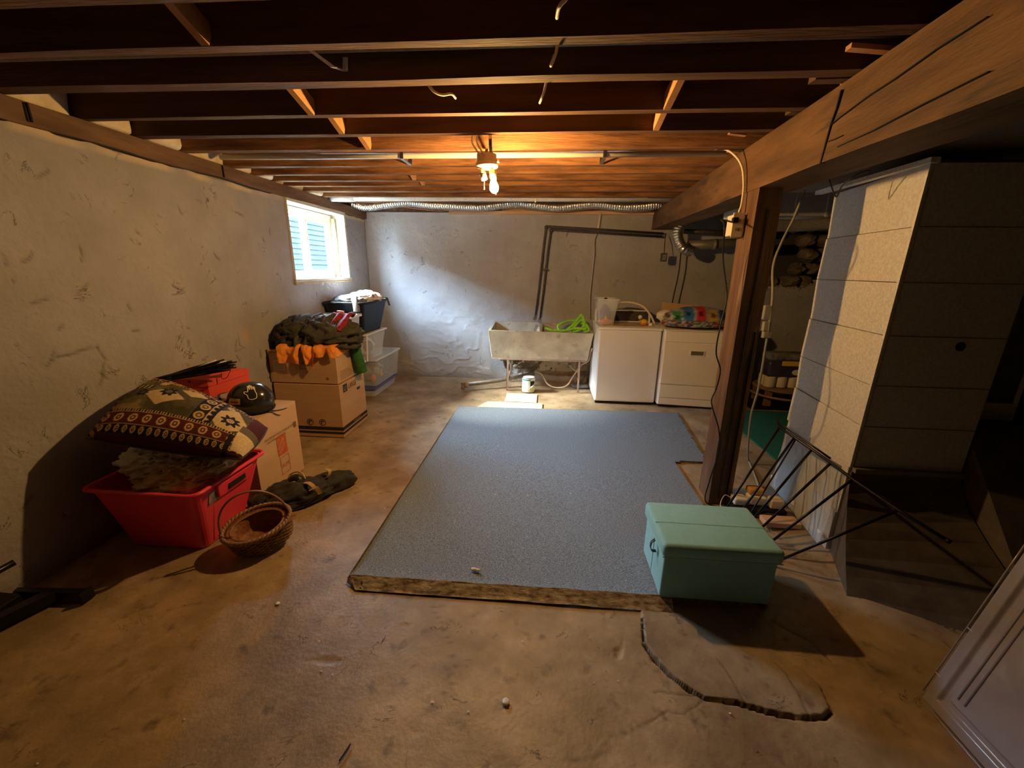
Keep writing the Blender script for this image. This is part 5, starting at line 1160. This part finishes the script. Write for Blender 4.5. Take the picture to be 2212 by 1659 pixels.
mk('chin_strap', ribbon(smooth_path([(hx-.12, hy-.02, .62), (hx-.17, hy-.05, .63), (hx-.20, hy-.04, .69), (hx-.17, hy, .70)], 6), .020, (.3, 1, .1), .003), M['black_cloth'], hm)
mk('front_visor', hexa([(hx-.165, hy-.07, .60), (hx-.14, hy-.08, .60), (hx-.14, hy+.07, .60), (hx-.165, hy+.07, .60), (hx-.155, hy-.06, .66), (hx-.135, hy-.07, .66), (hx-.135, hy+.07, .66), (hx-.155, hy+.07, .66)]), M['helmet'], hm)

# ================================================================== PINK BIN + CONTENTS + CUSHION
pk = thing('pink_storage_bin', (-2.1, 1.93, 0), 'large deep pink plastic storage bin against the left wall', 'storage bin')
mk('bin_body', tub_geo(-2.33, -1.87, 1.80, 2.13, -2.37, -1.765, 1.70, 2.22, .004, .412, .004, .045, 5), M['pink_bin'], pk, smooth=False)
def rim_loop(x0, x1, y0, y1, z, r):
    out = []
    for cx, cy, a0 in ((x1-r, y1-r, 0), (x0+r, y1-r, 90), (x0+r, y0+r, 180), (x1-r, y0+r, 270)):
        for k in range(6): a_ = math.radians(a0+18*k); out.append((cx+r*math.cos(a_), cy+r*math.sin(a_), z))
    return out+[out[0]]
mk('rim', tube(rim_loop(-2.385, -1.75, 1.685, 2.235, .412, .05), .013, 8, caps=False, flat=.8), M['pink_bin'], pk, smooth=True)
mk('handle_panel', hexa([(-1.80, 1.86, .30), (-1.775, 1.86, .30), (-1.775, 2.10, .30), (-1.80, 2.10, .30), (-1.79, 1.84, .385), (-1.755, 1.84, .385), (-1.755, 2.12, .385), (-1.79, 2.12, .385)]), M['pink_bin'], pk, auto=.006)
mk('handle_slot', box(-1.768, -1.760, 1.92, 2.05, .325, .355), M['dark_gap'], pk)
lab_ = hexa([(-1.802, 1.80, .285), (-1.7995, 1.80, .285), (-1.7995, 1.93, .300), (-1.802, 1.93, .300), (-1.786, 1.80, .36), (-1.7835, 1.80, .36), (-1.7835, 1.93, .37), (-1.786, 1.93, .37)])
lab_ = (lab_[0]+np.array([.008, 0, 0]), lab_[1])
lo = mk('product_label', lab_, M['content1'], pk, label='small printed label below the rim')
mk('rib', hexa([(-1.868, 1.86, .02), (-1.862, 1.86, .02), (-1.862, 2.06, .02), (-1.868, 2.06, .02), (-1.802, 1.84, .29), (-1.796, 1.84, .29), (-1.796, 2.10, .29), (-1.802, 2.10, .29)]), M['pink_bin'], pk)
mk('yellow_plastic_bag', blob((-2.05, 1.95, .36), (.225, .165, .10), 44, .3, 3.0, 110, ridge=.25), M['bag_yellow'], smooth=True, label='crumpled yellowish plastic bag filling the pink bin', cat_='bag')
mk('white_plastic_bag', blob((-2.16, 1.98, .47), (.19, .14, .10), 51, .3, 3.2, 110, ridge=.28, rot=.2), M['bag_white'], smooth=True, label='pale crumpled bag on top inside the pink bin', cat_='bag')
mk('yellow_paper_bag', blob((-1.88, 1.97, .44), (.085, .12, .055), 53, .35, 3.2, 60, ridge=.3), M['bag_yellow'], smooth=True, label='bright yellow crumpled bag at the right corner of the pink bin', cat_='bag')

# cushion
ca, cbb, cc, cd_ = aty(187, 945, 1.70), atx(335, 818, -2.40), atz(577, 925, .57), atz(520, 992, .545)
def cushion(side):
    nu, nv = 230, 150
    us, vs2 = np.linspace(0, 1, nu), np.linspace(0, 1, nv)
    def fn(u, v):   # u along the long side (wall tip -> right), v away from viewer
        P = (ca*(1-u)[:, None]+cd_*u[:, None])*(1-v)[:, None]+(cbb*(1-u)[:, None]+cc*u[:, None])*v[:, None]
        # edges bow in, corners stay out
        ctr = (ca+cbb+cc+cd_)/4
        eu = 4*u*(1-u); ev = 4*v*(1-v)
        prof = np.clip(eu, 0, 1)**.42*np.clip(ev, 0, 1)**.45
        n3 = np.stack([u*5, v*4, 0*u], 1)
        wr = .012*fbm(n3, 5+side, 3)*prof+.006*(1-np.abs(fbm(n3*2.2, 8+side, 3)))*prof
        nrm = np.cross(cd_-ca, cbb-ca); nrm /= np.linalg.norm(nrm)
        if nrm[2] < 0: nrm = -nrm
        h = (.145*prof+wr) if side > 0 else -(.085*prof)+wr*.5
        out = P+nrm*h[:, None]
        pull = .07*(1-prof)*0
        # sag of the near edge and bow of the borders
        bow = .05*(eu*(1-ev**.5)*(.5-v)*2)[:, None]*(cbb-ca)/np.linalg.norm(cbb-ca)
        bow2 = .05*(ev*(1-eu**.5)*(.5-u)*2)[:, None]*(cd_-ca)/np.linalg.norm(cd_-ca)
        out = out-bow*.35-bow2*.35
        out[:, 2] += -.03*u*(1-v)*eu*0
        return out
    V, F = grid(us, vs2, fn)
    U, W = np.meshgrid(us, vs2); return V, F, U.ravel(), W.ravel()
def kilim(u, v):
    L_, H_ = 2.0, 1.15; x = u*L_; y = v*H_
    C = np.tile(np.array([.085, .075, .045]), (len(u), 1)); P = np.stack([x*3, y*3, 0*x], 1)
    mar = np.array([.085, .018, .022]); tan = np.array([.52, .36, .17]); blk = np.array([.018, .014, .02]); crm = np.array([.62, .48, .28]); olive = np.array([.10, .095, .05])
    n = fbm(P, 3, 4); C[n > .05] = olive*1.25; C[n > .22] = tan*.55; C[n < -.25] = olive*.6
    def disc(cx, cy, r): return np.hypot(x-cx, y-cy) < r
    def flower(cx, cy, r, c1, c2, pet=8, k=.22):
        a = np.arctan2(y-cy, x-cx); rr = np.hypot(x-cx, y-cy); s = rr < r*(1+k*np.cos(a*pet)); C[s] = c1; C[rr < r*.45] = c2
        s = (rr < r*.40) & (np.cos(a*pet) > .5); C[s] = c1
    # tan fields
    for cx, cy, w, h in [(1.62, .55, .30, .34), (.62, .62, .30, .2), (.95, .85, .22, .12)]:
        s = (np.abs(x-cx)/w+np.abs(y-cy)/h) < 1; C[s] = crm*.85
    # bands with rings
    def band(s, t, per, m1):
        C[s] = m1; tt = (t/per) % 1-.5
        return tt*per
    b = .13
    lo_ = y < .30; C[lo_] = mar
    for lo0, hi0, mcol, ph in ((.035, .12, blk, .03), (.13, .28, mar, 0)):
        s = (y > lo0) & (y < hi0); C[s] = mcol; per = (hi0-lo0)*1.25; t = ((x+ph)/per) % 1-.5; r = np.hypot(t*per, y-(lo0+hi0)/2)
        k = s & (r < (hi0-lo0)*.38); C[k] = tan; k2 = s & (r < (hi0-lo0)*.22); C[k2] = mar*.9; k3 = s & (r < (hi0-lo0)*.10); C[k3] = tan
    s = (np.abs(y-.125) < .006) | (np.abs(y-.285) < .006); C[s] = tan*.8
    s = (y > .29) & (y < .325); C[s] = np.where((((x*26) % 1) < .45)[s][:, None], tan*.9, blk)
    hi_ = y > H_-.20
    s = (y > H_-.17) & (y < H_-.03); C[s] = mar; per = .17; t = (x/per) % 1-.5; r = np.hypot(t*per, y-(H_-.10)); C[s & (r < .055)] = tan; C[s & (r < .03)] = blk
    s = (y > H_-.205) & (y < H_-.17); C[s] = np.where((((x*20) % 1) < .5)[s][:, None], tan*.8, blk)
    # right motif block
    s = (x > 1.14) & (x < 1.34) & (y > .33) & (y < .95); C[s] = blk; per = .19; t = ((y-.33)/per) % 1-.5; r = np.hypot((x-1.24), t*per); C[s & (r < .072)] = tan; C[s & (r < .045)] = olive; C[s & (r < .02)] = tan
    s = (x > 1.345) & (x < 1.44) & (y > .33) & (y < .98); C[s] = np.where(((np.abs(((y*9) % 1)-.5)*.2+(x-1.345)) < .06)[s][:, None], crm*.8, blk)
    s = (np.abs(x-1.34) < .007); C[s & (y > .33)] = crm*.8
    s = (x > 1.84) & (y > .33); C[s] = np.where((((y*22) % 1) < .5)[s][:, None], mar*1.6, blk)
    flower(1.64, .54, .115, blk, crm, 8); flower(1.52, .86, .05, crm, olive, 8)
    flower(.62, .72, .10, blk, olive*1.5, 7); flower(.30, .62, .07, blk, olive, 7); flower(.40, .92, .055, crm*.9, tan, 9, .3)
    flower(.85, .93, .06, tan, mar, 8); flower(.55, 1.0, .035, tan, mar, 8); flower(.45, .98, .035, tan, mar, 8)
    s = (x > .08) & (x < .34) & (y > .74) & (y < .83); C[s] = np.where((np.abs(((x*14) % 1)-.5)*2 > (y[s.nonzero()[0]]*0+1).mean()*.5)[s][:, None], crm*.7, blk)
    s = (x < .09) & (y < .95); C[s] = np.where((((y*11+x*8) % 1) < .5)[s][:, None], mar, tan*.7)
    # pale lining flap near the front right corner
    s = (x > 1.80) & (y < .42) & (y > .06) & ((x-1.80)*1.1 > (y-.42)*-.1); C[s] = np.array([.62, .50, .32])
    s = (x > 1.73) & (x < 1.80) & (y < .30); C[s] = blk
    s = (x > 1.80) & (y > .42) & (y < .60); C[s] = np.array([.13, .115, .085])
    return C*1.15
V1, F1, U1, W1 = cushion(1); V2, F2, U2, W2 = cushion(-1)
col_ = np.vstack([kilim(U1, W1), np.tile(np.array([.10, .05, .04]), (len(V2), 1))])
cu = thing('floor_cushion', tuple((ca+cbb+cc+cd_)/4), 'large patterned kilim floor cushion slumped over the pink bin', 'cushion')
mk('cushion_cover', (np.vstack([V1, V2]), np.vstack([F1, F2[:, ::-1]+len(V1)])), M['pillow'], cu, smooth=True, col=col_)
edge = [V1[(W1 == 0).nonzero()[0]], V1[(U1 == 1).nonzero()[0]], V1[(W1 == 1).nonzero()[0]][::-1], V1[(U1 == 0).nonzero()[0]][::-1]]
mk('piping', tube(np.vstack([e[::6] for e in edge]), .006, 6, caps=False), M['black_cloth'], cu, smooth=True)

# ================================================================== BASKET
bk = thing('wicker_basket', (-1.56, 1.90, 0), 'dark wicker basket with hoop handle leaning by the pink bin', 'basket')
bc = np.array([-1.565, 1.875, .03]); tilt = math.radians(16)
def bt(p):
    p = np.asarray(p, float).reshape(-1, 3)
    ay = math.radians(32); cz_, sz_ = math.cos(ay), math.sin(ay)
    q = np.stack([p[:, 0]*cz_-p[:, 1]*sz_, p[:, 0]*sz_+p[:, 1]*cz_, p[:, 2]], 1)
    c_, s_ = math.cos(tilt), math.sin(tilt)     # lean toward the viewer
    q = np.stack([q[:, 0], q[:, 1]*c_-q[:, 2]*s_*1, q[:, 1]*s_+q[:, 2]*c_], 1)
    return q+bc+np.array([0, 0, .008])
ea, eb, bh = .165, .125, .135
nst = 44
for row in range(11):
    z = .006+row*.012; f = .86+.14*(row/10)**.7; t = np.linspace(0, 2*math.pi, 133)
    w_ = .004*np.cos(t*nst/2+math.pi*(row % 2))
    P_ = np.stack([(ea*f+w_)*np.cos(t), (eb*f+w_)*np.sin(t), np.full_like(t, z)], 1)
    mk('woven_strand', tube(bt(P_), .0066, 6, caps=False), M['wicker'], bk, smooth=True)
t = np.linspace(0, 2*math.pi, 160)
for k in range(2):
    P_ = np.stack([(ea+.004+.005*np.cos(t*22+k*math.pi))*np.cos(t), (eb+.004+.005*np.cos(t*22+k*math.pi))*np.sin(t), bh+.006*np.sin(t*22+k*math.pi)], 1)
    mk('rim_braid', tube(bt(P_), .0085, 7, caps=False), M['wicker_rim'], bk, smooth=True)
mk('inner_rim', tube(bt(np.stack([ea*.80*np.cos(t), eb*.80*np.sin(t), np.full_like(t, bh-.012)], 1)), .0055, 6, caps=False), M['wicker_rim'], bk, smooth=True)
V, F = tub_geo(-1, 1, -1, 1, -1, 1, -1, 1, 0, 1, .02, .9, 8)
lin = []; LF = []; n = 40
prof = [(.0, .022), (.62, .022), (.74, .05), (.80, bh-.012), (.97, bh-.004), (.90, .05), (.84, .004), (0, .002)]
aa = np.linspace(0, 2*math.pi, n, endpoint=False)
for r, z in prof: lin.append(np.stack([ea*max(r, .01)*np.cos(aa), eb*max(r, .01)*np.sin(aa), np.full(n, z)], 1))
for k in range(len(prof)-1):
    for j in range(n): LF.append((k*n+j, (k+1)*n+j, (k+1)*n+(j+1) % n, k*n+(j+1) % n))
mk('inner_bowl', (bt(np.concatenate(lin)), LF), M['wicker_in'], bk, smooth=True)
th_ = np.linspace(0, math.pi, 30)
hp = np.stack([-ea*1.02*np.cos(th_), .03*np.sin(th_)-.005, bh-.03+.245*np.sin(th_)**.85], 1)
mk('hoop_handle', tube(bt(hp), .0058, 8), M['wicker_rim'], bk, smooth=True)
mk('paper_scrap', bt(np.array([(-.05, -.05, .05), (-.01, -.055, .05), (-.01, -.03, .05), (-.05, -.025, .052)])) is None or (bt(np.array([(-.05, -.05, .05), (-.01, -.055, .05), (-.01, -.03, .055), (-.05, -.025, .055)])), [(0, 1, 2, 3)]), M['lint'], label='tiny pale paper scrap inside the wicker basket', cat_='scrap')
for k in range(2): pass

# ================================================================== BLACK BAG ON FLOOR
bb_ = thing('black_duffel', (-1.68, 2.38, 0), 'black bag with tan straps lying collapsed by the tall box', 'bag')
mk('bag_body', blob((-1.66, 2.33, .04), (.20, .12, .095), 61, .22, 2.0, 70, zmin=.004, ridge=.2, rot=.62), M['black_cloth'], bb_, smooth=True)
mk('bag_end', blob((-1.52, 2.50, .04), (.17, .085, .075), 63, .2, 2.2, 50, zmin=.004, ridge=.16, rot=.7), M['black_cloth'], bb_, smooth=True)
mk('bag_pocket', blob((-1.80, 2.24, .03), (.10, .075, .07), 64, .25, 2.2, 40, zmin=.004, ridge=.2, rot=.5), M['black_cloth'], bb_, smooth=True)
def bp(x, y, z): return atz(x, y, z)
oc = bp(640, 1036, .14)
mk('opening', blob(oc+[0, 0, -.02], (.065, .045, .06), 2, .1, 2, 24), M['leather'], bb_, smooth=True)
op = [bp(622, 1045, .10), bp(625, 1027, .14), bp(640, 1019, .17), bp(654, 1024, .165), bp(661, 1042, .12), bp(655, 1050, .10)]
mk('mouth_binding', tube(smooth_path(op, 8), .0055, 7), M['tan_strap'], bb_, smooth=True)
for pts, w_ in [([bp(610, 1047, .11), bp(622, 1046, .135), bp(636, 1043, .14), bp(647, 1046, .12)], .024), ([bp(655, 1045, .13), bp(667, 1045, .15), bp(677, 1052, .13), bp(680, 1057, .11)], .026),
                ([bp(672, 1060, .135), bp(682, 1055, .14), bp(689, 1062, .10), bp(694, 1074, .02)], .028), ([bp(702, 1036, .10), bp(711, 1028, .13), bp(712, 1018, .16), bp(703, 1015, .16)], .022)]:
    mk('strap', ribbon(smooth_path([np.array(p)+[0, 0, .006] for p in pts], 6), w_, (.55, .75, .1), .004), M['tan_strap'], bb_)
mk('binding', tube(smooth_path([bp(584, 1063, .10), bp(598, 1057, .12), bp(606, 1043, .13), bp(614, 1037, .13)], 6), .004, 6), M['tan_strap'], bb_, smooth=True)

# ================================================================== CLOTHES on the upper box
def cloth_heap(c, R, seed, n=80, zmin=None, amp=.22, ridge=.22, freq=2.0, rot=0.): return blob(c, R, seed, amp, freq, n, zmin=zmin, ridge=ridge, rot=rot)
def drape(x0, x1, prof, seed, ripple=.02, folds=4., rag=.03, nu=50, nv=34, taper=0., side=(1., 0., 0.)):
    # cloth sheet: u runs across, v follows the profile from its top edge down to a ragged hem
    P = smooth_path([(0, y, z) for y, z in prof], 8); d = np.r_[0, np.cumsum(np.linalg.norm(np.diff(P, axis=0), axis=1))]; d /= d[-1]
    sd = np.array(side); fw = np.array([-sd[1], sd[0], 0.])
    def fn(u, v):
        ve = v*(1-rag*(1+fbm(np.stack([u*3.3, 0*u, 0*u], 1), seed, 3)*2.2))
        y = np.interp(ve, d, P[:, 1]); z = np.interp(ve, d, P[:, 2])
        hang = np.clip((v-.25)/.5, 0, 1)
        r = ripple*(np.sin(u*folds*2*math.pi+2.2*fbm(np.stack([u*2, v*2, 0*u], 1), seed+1, 2)+v*1.5)+.8*fbm(np.stack([u*6, v*5, 0*u], 1), seed+2, 3))
        uu = .5+(u-.5)*(1-taper*v)+.05*fbm(np.stack([u*3, v*4, 0*u], 1), seed+3, 2)
        a = x0+(x1-x0)*uu
        yy = y-r*(.35+hang)*1.0; zz = z+r*.8*(1-hang)
        return np.stack([a*sd[0]-0*a, yy, zz], 1) if abs(sd[0]) > .5 else np.stack([yy, a, zz], 1)
    V, F = grid(np.linspace(0, 1, nu), np.linspace(0, 1, nv), fn)
    n = len(V); V2 = V+np.array([.0015, .003, -.003])
    return np.vstack([V, V2]), np.vstack([F, F[:, ::-1]+n])
mk('olive_jacket', cloth_heap((-2.06, 3.62, .93), (.31, .20, .15), 71, 110, .822, amp=.25, ridge=.3), M['cloth_dark'], smooth=True, label='dark olive jacket heaped on the upper cardboard box', cat_='clothes')
mk('black_sweater', cloth_heap((-2.29, 3.60, .92), (.17, .19, .15), 74, 90, .822, ridge=.3), M['black_cloth'], smooth=True, label='black sweater at the left of the clothes heap', cat_='clothes')
mk('green_shirt', drape(-2.22, -1.92, [(3.66, 1.12), (3.55, 1.09), (3.45, 1.02), (3.40, .93), (3.385, .85)], 76, .022, 3., .1), M['cloth_dark'], smooth=True, label='dark green crumpled shirt on the front of the clothes heap', cat_='clothes')
mk('plaid_shirt', drape(-2.00, -1.80, [(3.80, 1.10), (3.68, 1.13), (3.56, 1.08), (3.46, 1.0)], 78, .018, 2.5, .1), M['cloth_red'], smooth=True, label='red plaid shirt on top of the clothes heap', cat_='clothes')
mk('pink_band', hexa([(-1.96, 3.70, 1.12), (-1.90, 3.70, 1.115), (-1.90, 3.73, 1.12), (-1.96, 3.73, 1.125), (-1.96, 3.70, 1.155), (-1.90, 3.70, 1.15), (-1.90, 3.73, 1.15), (-1.96, 3.73, 1.155)]), M['coral'], label='small pink folded cloth topping the clothes heap', cat_='clothes')
oth = thing('orange_shirt', (-2.1, 3.4, .75), 'bright orange shirt spilling over the upper box edge', 'clothes')
mk('front_fold', drape(-2.36, -2.14, [(3.46, .87), (3.38, .875), (3.335, .845), (3.33, .78), (3.345, .70)], 81, .013, 1.3, .05, taper=.2), M['cloth_orange'], oth, smooth=True)
mk('front_fold', drape(-2.15, -1.98, [(3.46, .87), (3.38, .875), (3.335, .845), (3.33, .77), (3.345, .685)], 84, .013, 1.0, .05, taper=.5), M['cloth_orange'], oth, smooth=True)
mk('side_fold', drape(-2.02, -1.84, [(3.55, .90), (3.45, .89), (3.37, .875), (3.345, .835), (3.35, .78)], 83, .010, 1.2, .08), M['cloth_orange'], oth, smooth=True)
mk('corner_fold', hexa([(-1.90, 3.40, .80), (-1.842, 3.41, .765), (-1.838, 3.66, .80), (-1.90, 3.66, .83), (-1.93, 3.40, .862), (-1.86, 3.42, .855), (-1.86, 3.66, .865), (-1.93, 3.66, .875)]), M['cloth_orange'], oth, auto=.008)
V_, F_ = tube(smooth_path([(-1.90, 3.60, .93), (-1.83, 3.64, .90), (-1.805, 3.68, .82), (-1.80, 3.70, .72), (-1.79, 3.72, .62), (-1.785, 3.73, .565)], 10), np.linspace(.035, .06, 51), 26)
V_ = V_+.010*np.stack([fbm(V_*22, 5, 3), fbm(V_*22, 6, 3), 0*V_[:, 0]], 1)
mk('green_sleeve', (V_, F_), M['cloth_green'], smooth=True, label='green shirt sleeve hanging down the side of the boxes', cat_='clothes')

# ================================================================== CLEAR BINS (far left corner)
def clear_bin(nm, x0, x1, y0, y1, z0, z1, lab, lidm, bodym='clear', taper=.03, content=None, open_=False):
    t = thing(nm, ((x0+x1)/2, (y0+y1)/2, z0), lab, 'storage bin', 'clear storage bins stacked in the far left corner')
    mk('bin_body', tub_geo(x0+taper, x1-taper, y0+taper, y1-taper, x0, x1, y0, y1, z0, z1, .003, .03), M[bodym], t, smooth=False)
    if lidm: mk('lid', box(x0-.012, x1+.012, y0-.012, y1+.012, z1-.012, z1+.014, .006), M[lidm], t)
    else: mk('rim', frame_rect(x0, x1, y0, y1, z1+.003, .016, .016, .01), M['frost'], t)
    return t
clear_bin('clear_storage_bin', -2.44, -2.06, 4.62, 5.36, .004, .105, 'shallow clear bin with purple lid at the bottom of the corner stack', 'blue_lid', 'frost', .02)
mk('packed_clothes', blob((-2.25, 4.99, .05), (.15, .30, .04), 91, .2, 2.4, 26, zmin=.012), M['content2'], smooth=True, label='mixed items inside the shallow purple-lidded bin', cat_='contents', kind='stuff')
clear_bin('clear_storage_bin', -2.46, -2.03, 4.66, 5.45, .128, .46, 'wide clear bin second from the floor in the corner stack', 'frost_lid', 'clear', .03)
mk('packed_toys', blob((-2.25, 5.03, .25), (.15, .29, .11), 92, .25, 2.6, 40), M['content1'], smooth=True, label='dark crumpled things inside the wide clear bin', cat_='contents', kind='stuff')
mk('yellow_packet', hexa([(-2.11, 4.92, .20), (-2.09, 4.92, .20), (-2.09, 4.98, .20), (-2.11, 4.98, .20), (-2.10, 4.93, .29), (-2.095, 4.93, .29), (-2.095, 4.94, .29), (-2.10, 4.94, .29)]), M['yellow'], label='small yellow packet behind the wall of the wide clear bin', cat_='packet')
mk('orange_packet', blob((-2.13, 4.76, .21), (.03, .05, .05), 7, .3, 2, 16), M['coral'], smooth=True, label='orange bundle at the front of the wide clear bin', cat_='packet')
clear_bin('clear_storage_bin', -2.44, -2.05, 4.42, 4.98, .50, .80, 'small clear bin with cream rim under the black tote', 'white_lid', 'clear', .03) if False else None
sb = thing('clear_storage_bin', (-2.25, 4.75, .48), 'small clear bin with cream lid right under the black tote', 'storage bin', 'clear storage bins stacked in the far left corner')
mk('bin_body', tub_geo(-2.40, -2.08, 4.50, 4.98, -2.43, -2.045, 4.47, 5.06, .478, .80, .003, .03), M['clear'], sb)
mk('lid', box(-2.44, -2.033, 4.455, 5.075, .79, .812, .006), M['white_lid'], sb)
mk('post_strip', hexa([(-2.082, 4.50, .48), (-2.072, 4.50, .48), (-2.072, 4.53, .48), (-2.082, 4.53, .48), (-2.05, 4.47, .79), (-2.04, 4.47, .79), (-2.04, 4.50, .79), (-2.05, 4.50, .79)]), M['white_lid'], sb)
mk('packed_papers', blob((-2.24, 4.75, .62), (.13, .22, .10), 95, .25, 2.6, 40), M['bag_white'], smooth=True, label='pale crumpled things inside the small clear bin', cat_='contents', kind='stuff')
mk('dark_packet', blob((-2.13, 4.68, .63), (.05, .09, .07), 96, .2, 2.6, 20), M['cloth_grey'], smooth=True, label='dark grey bundle inside the small clear bin', cat_='packet')
# left drawer-like stack
t1 = thing('clear_storage_bin', (-2.27, 4.2, 0), 'tall clear bin on the floor behind the cardboard boxes', 'storage bin', 'clear storage bins stacked in the far left corner')
mk('bin_body', tub_geo(-2.44, -2.10, 4.00, 4.36, -2.46, -2.055, 3.97, 4.40, .004, .50, .003, .03), M['frost'], t1)
mk('lid', box(-2.47, -2.045, 3.96, 4.41, .495, .52, .006), M['white_lid'], t1)
t2 = thing('clear_storage_bin', (-2.27, 4.2, .52), 'tall frosted bin with pale blue lid behind the clothes heap', 'storage bin', 'clear storage bins stacked in the far left corner')
mk('bin_body', tub_geo(-2.44, -2.10, 4.02, 4.36, -2.46, -2.06, 3.98, 4.40, .522, 1.03, .003, .03), M['frost'], t2)
mk('lid', box(-2.475, -2.045, 3.96, 4.415, 1.025, 1.055, .008), M['frost_lid'], t2)
# black tote
bt_ = thing('black_tote', (-2.25, 4.75, .82), 'black plastic tote full of laundry atop the clear bins', 'storage bin')
mk('tote_body', tub_geo(-2.42, -2.07, 4.46, 4.98, -2.47, -2.015, 4.38, 5.10, .816, 1.16, .005, .05, 5), M['black_plastic'], bt_)
mk('rim', tube(rim_loop(-2.475, -2.0, 4.365, 5.115, 1.165, .06), .014, 8, caps=False), M['black_plastic'], bt_, smooth=True)
mk('grey_laundry', cloth_heap((-2.27, 4.62, 1.16), (.17, .20, .08), 101, 70), M['cloth_grey'], smooth=True, label='dark grey laundry hanging over the left of the black tote', cat_='clothes')
mk('striped_sleeve', tube(smooth_path([(-2.20, 4.55, 1.20), (-2.12, 4.42, 1.20), (-2.08, 4.36, 1.14), (-2.07, 4.345, 1.08)], 8), .035, 12), M['cloth_grey'], smooth=True, label='grey sleeve draped over the tote front corner', cat_='clothes')
mk('white_laundry', cloth_heap((-2.18, 4.82, 1.20), (.15, .22, .065), 103, 70, ridge=.3), M['cloth_white'], smooth=True, label='white laundry with red marks on top of the black tote', cat_='clothes')
mk('black_strap_end', ribbon(smooth_path([(-2.05, 4.98, 1.19), (-2.0, 5.03, 1.19), (-1.985, 5.05, 1.14), (-1.975, 5.06, 1.09)], 5), .03, (.3, 1, 0), .006), M['black_cloth'], label='black strap end poking off the tote right corner', cat_='strap')

# ================================================================== LEFT EDGE STAND FOOT
lfh = thing('equipment_stand', (-2.3, 1.35, 0), 'black metal stand foot at the left picture edge', 'stand')
mk('cross_foot', hexa([(-2.47, 1.36, .004), (-2.13, 1.385, .004), (-2.14, 1.43, .004), (-2.48, 1.41, .004), (-2.46, 1.37, .055), (-2.135, 1.395, .055), (-2.14, 1.425, .055), (-2.475, 1.40, .055)]), M['black_metal'], lfh, auto=.004)
mk('foot_cap', box(-2.135, -2.12, 1.375, 1.435, .002, .058, .004), M['black_plastic'], lfh)
mk('long_tube', hexa([(-2.52, 1.02, .03), (-2.46, 1.02, .03), (-2.225, 1.37, .03), (-2.30, 1.37, .03), (-2.52, 1.02, .07), (-2.46, 1.02, .07), (-2.225, 1.37, .06), (-2.30, 1.37, .06)]) if False else
   hexa([(-2.44, 1.0, .02), (-2.38, 1.0, .02), (-2.24, 1.375, .02), (-2.30, 1.375, .02), (-2.44, 1.0, .07), (-2.38, 1.0, .07), (-2.24, 1.375, .07), (-2.30, 1.375, .07)]), M['black_metal'], lfh, auto=.004)
mk('weight_block', box(-2.485, -2.36, 1.22, 1.34, .012, .085, .01), M['black_plastic'], lfh)
mk('rod', tube([(-2.42, 1.10, .21), (-2.30, 1.32, .275)], .014, 12), M['black_metal'], lfh, smooth=True)
mk('upright', tube([(-2.42, 1.10, .21), (-2.44, 1.06, .06)], .014, 12), M['black_metal'], lfh, smooth=True)

# ================================================================== NEAR RIGHT CLEAR LID + PLASTIC BAG
nl = thing('clear_bin_lid', (1.35, .95, .2), 'large frosted clear plastic bin lid standing on edge in the near right corner', 'lid')
K0 = atd(1985, 1505, 1.525); K1 = atd(2212, 1180, 1.525*.9)
e1 = (K1-K0); e1 /= np.linalg.norm(e1)
r2 = ray(2120, 1659); K2 = None
# second edge perpendicular to the first, lying on the sight line of its far end
s_ = ((K0-O0) @ e1)/(r2 @ e1); K2 = O0+s_*r2
e2 = (K2-K0); e2 /= np.linalg.norm(e2); nn_ = np.cross(e1, e2); nn_ = nn_ if nn_ @ (O0-K0) > 0 else -nn_
Lw, Lh = .95, .55
def lid_pt(a, b, h): return K0+e1*a+e2*b+nn_*h
def lid_sheet(u, v):
    a = u*Lw; b = v*Lh; m = np.minimum(np.minimum(a, Lw-a), np.minimum(b, Lh-b))
    cr = .03; da = np.clip(cr-a, 0, cr); db = np.clip(cr-b, 0, cr); dd_ = np.hypot(da, db)
    k = np.where(dd_ > cr, cr/np.maximum(dd_, 1e-9), 1); a2 = np.where((da > 0) & (db > 0), cr-da*k, a); b2 = np.where((da > 0) & (db > 0), cr-db*k, b)
    h = np.interp(m, [0, .004, .010, .045, .055, .075, .085, .5], [-.035, -.006, 0, 0, -.012, -.012, 0.004, .004])
    return K0+a2[:, None]*e1+b2[:, None]*e2+h[:, None]*nn_
su = np.unique(np.r_[np.linspace(0, .02, 7), np.linspace(.02, .16, 30), np.linspace(.16, .84, 20), np.linspace(.84, 1, 30)])
Vn, Fn = grid(su, su, lid_sheet)
mk('lid_panel', (Vn, Fn), M['near_plastic'], nl, smooth=True)
mk('rim_bead', tube([lid_pt(.03, -.002, -.002), lid_pt(Lw-.02, -.002, -.002)], .003, 6), M['near_plastic'], nl, smooth=True)
mk('rim_bead', tube([lid_pt(-.002, .03, -.002), lid_pt(-.002, Lh-.02, -.002)], .003, 6), M['near_plastic'], nl, smooth=True)
for off in (.10, .125): mk('rib', tube([lid_pt(.11, off, .004), lid_pt(Lw-.08, off, .004)], .004, 8), M['near_plastic'], nl, smooth=True)
for a_ in (.12, .33): mk('notch', tube([lid_pt(a_, 0, 0), lid_pt(a_, .02, .001)], .0015, 6), M['frost'], nl)
mk('crumpled_plastic_bag', blob((1.95, 1.40, .05), (.17, .09, .065), 121, .4, 2.4, 60, zmin=.006, ridge=.35, rot=.3), M['poly_bag'], smooth=True, label='crumpled clear plastic bag on the floor by the furnace base', cat_='bag')

# small extra: drop origin helper properties
for o in bpy.data.objects:
    if 'org' in o: del o['org']
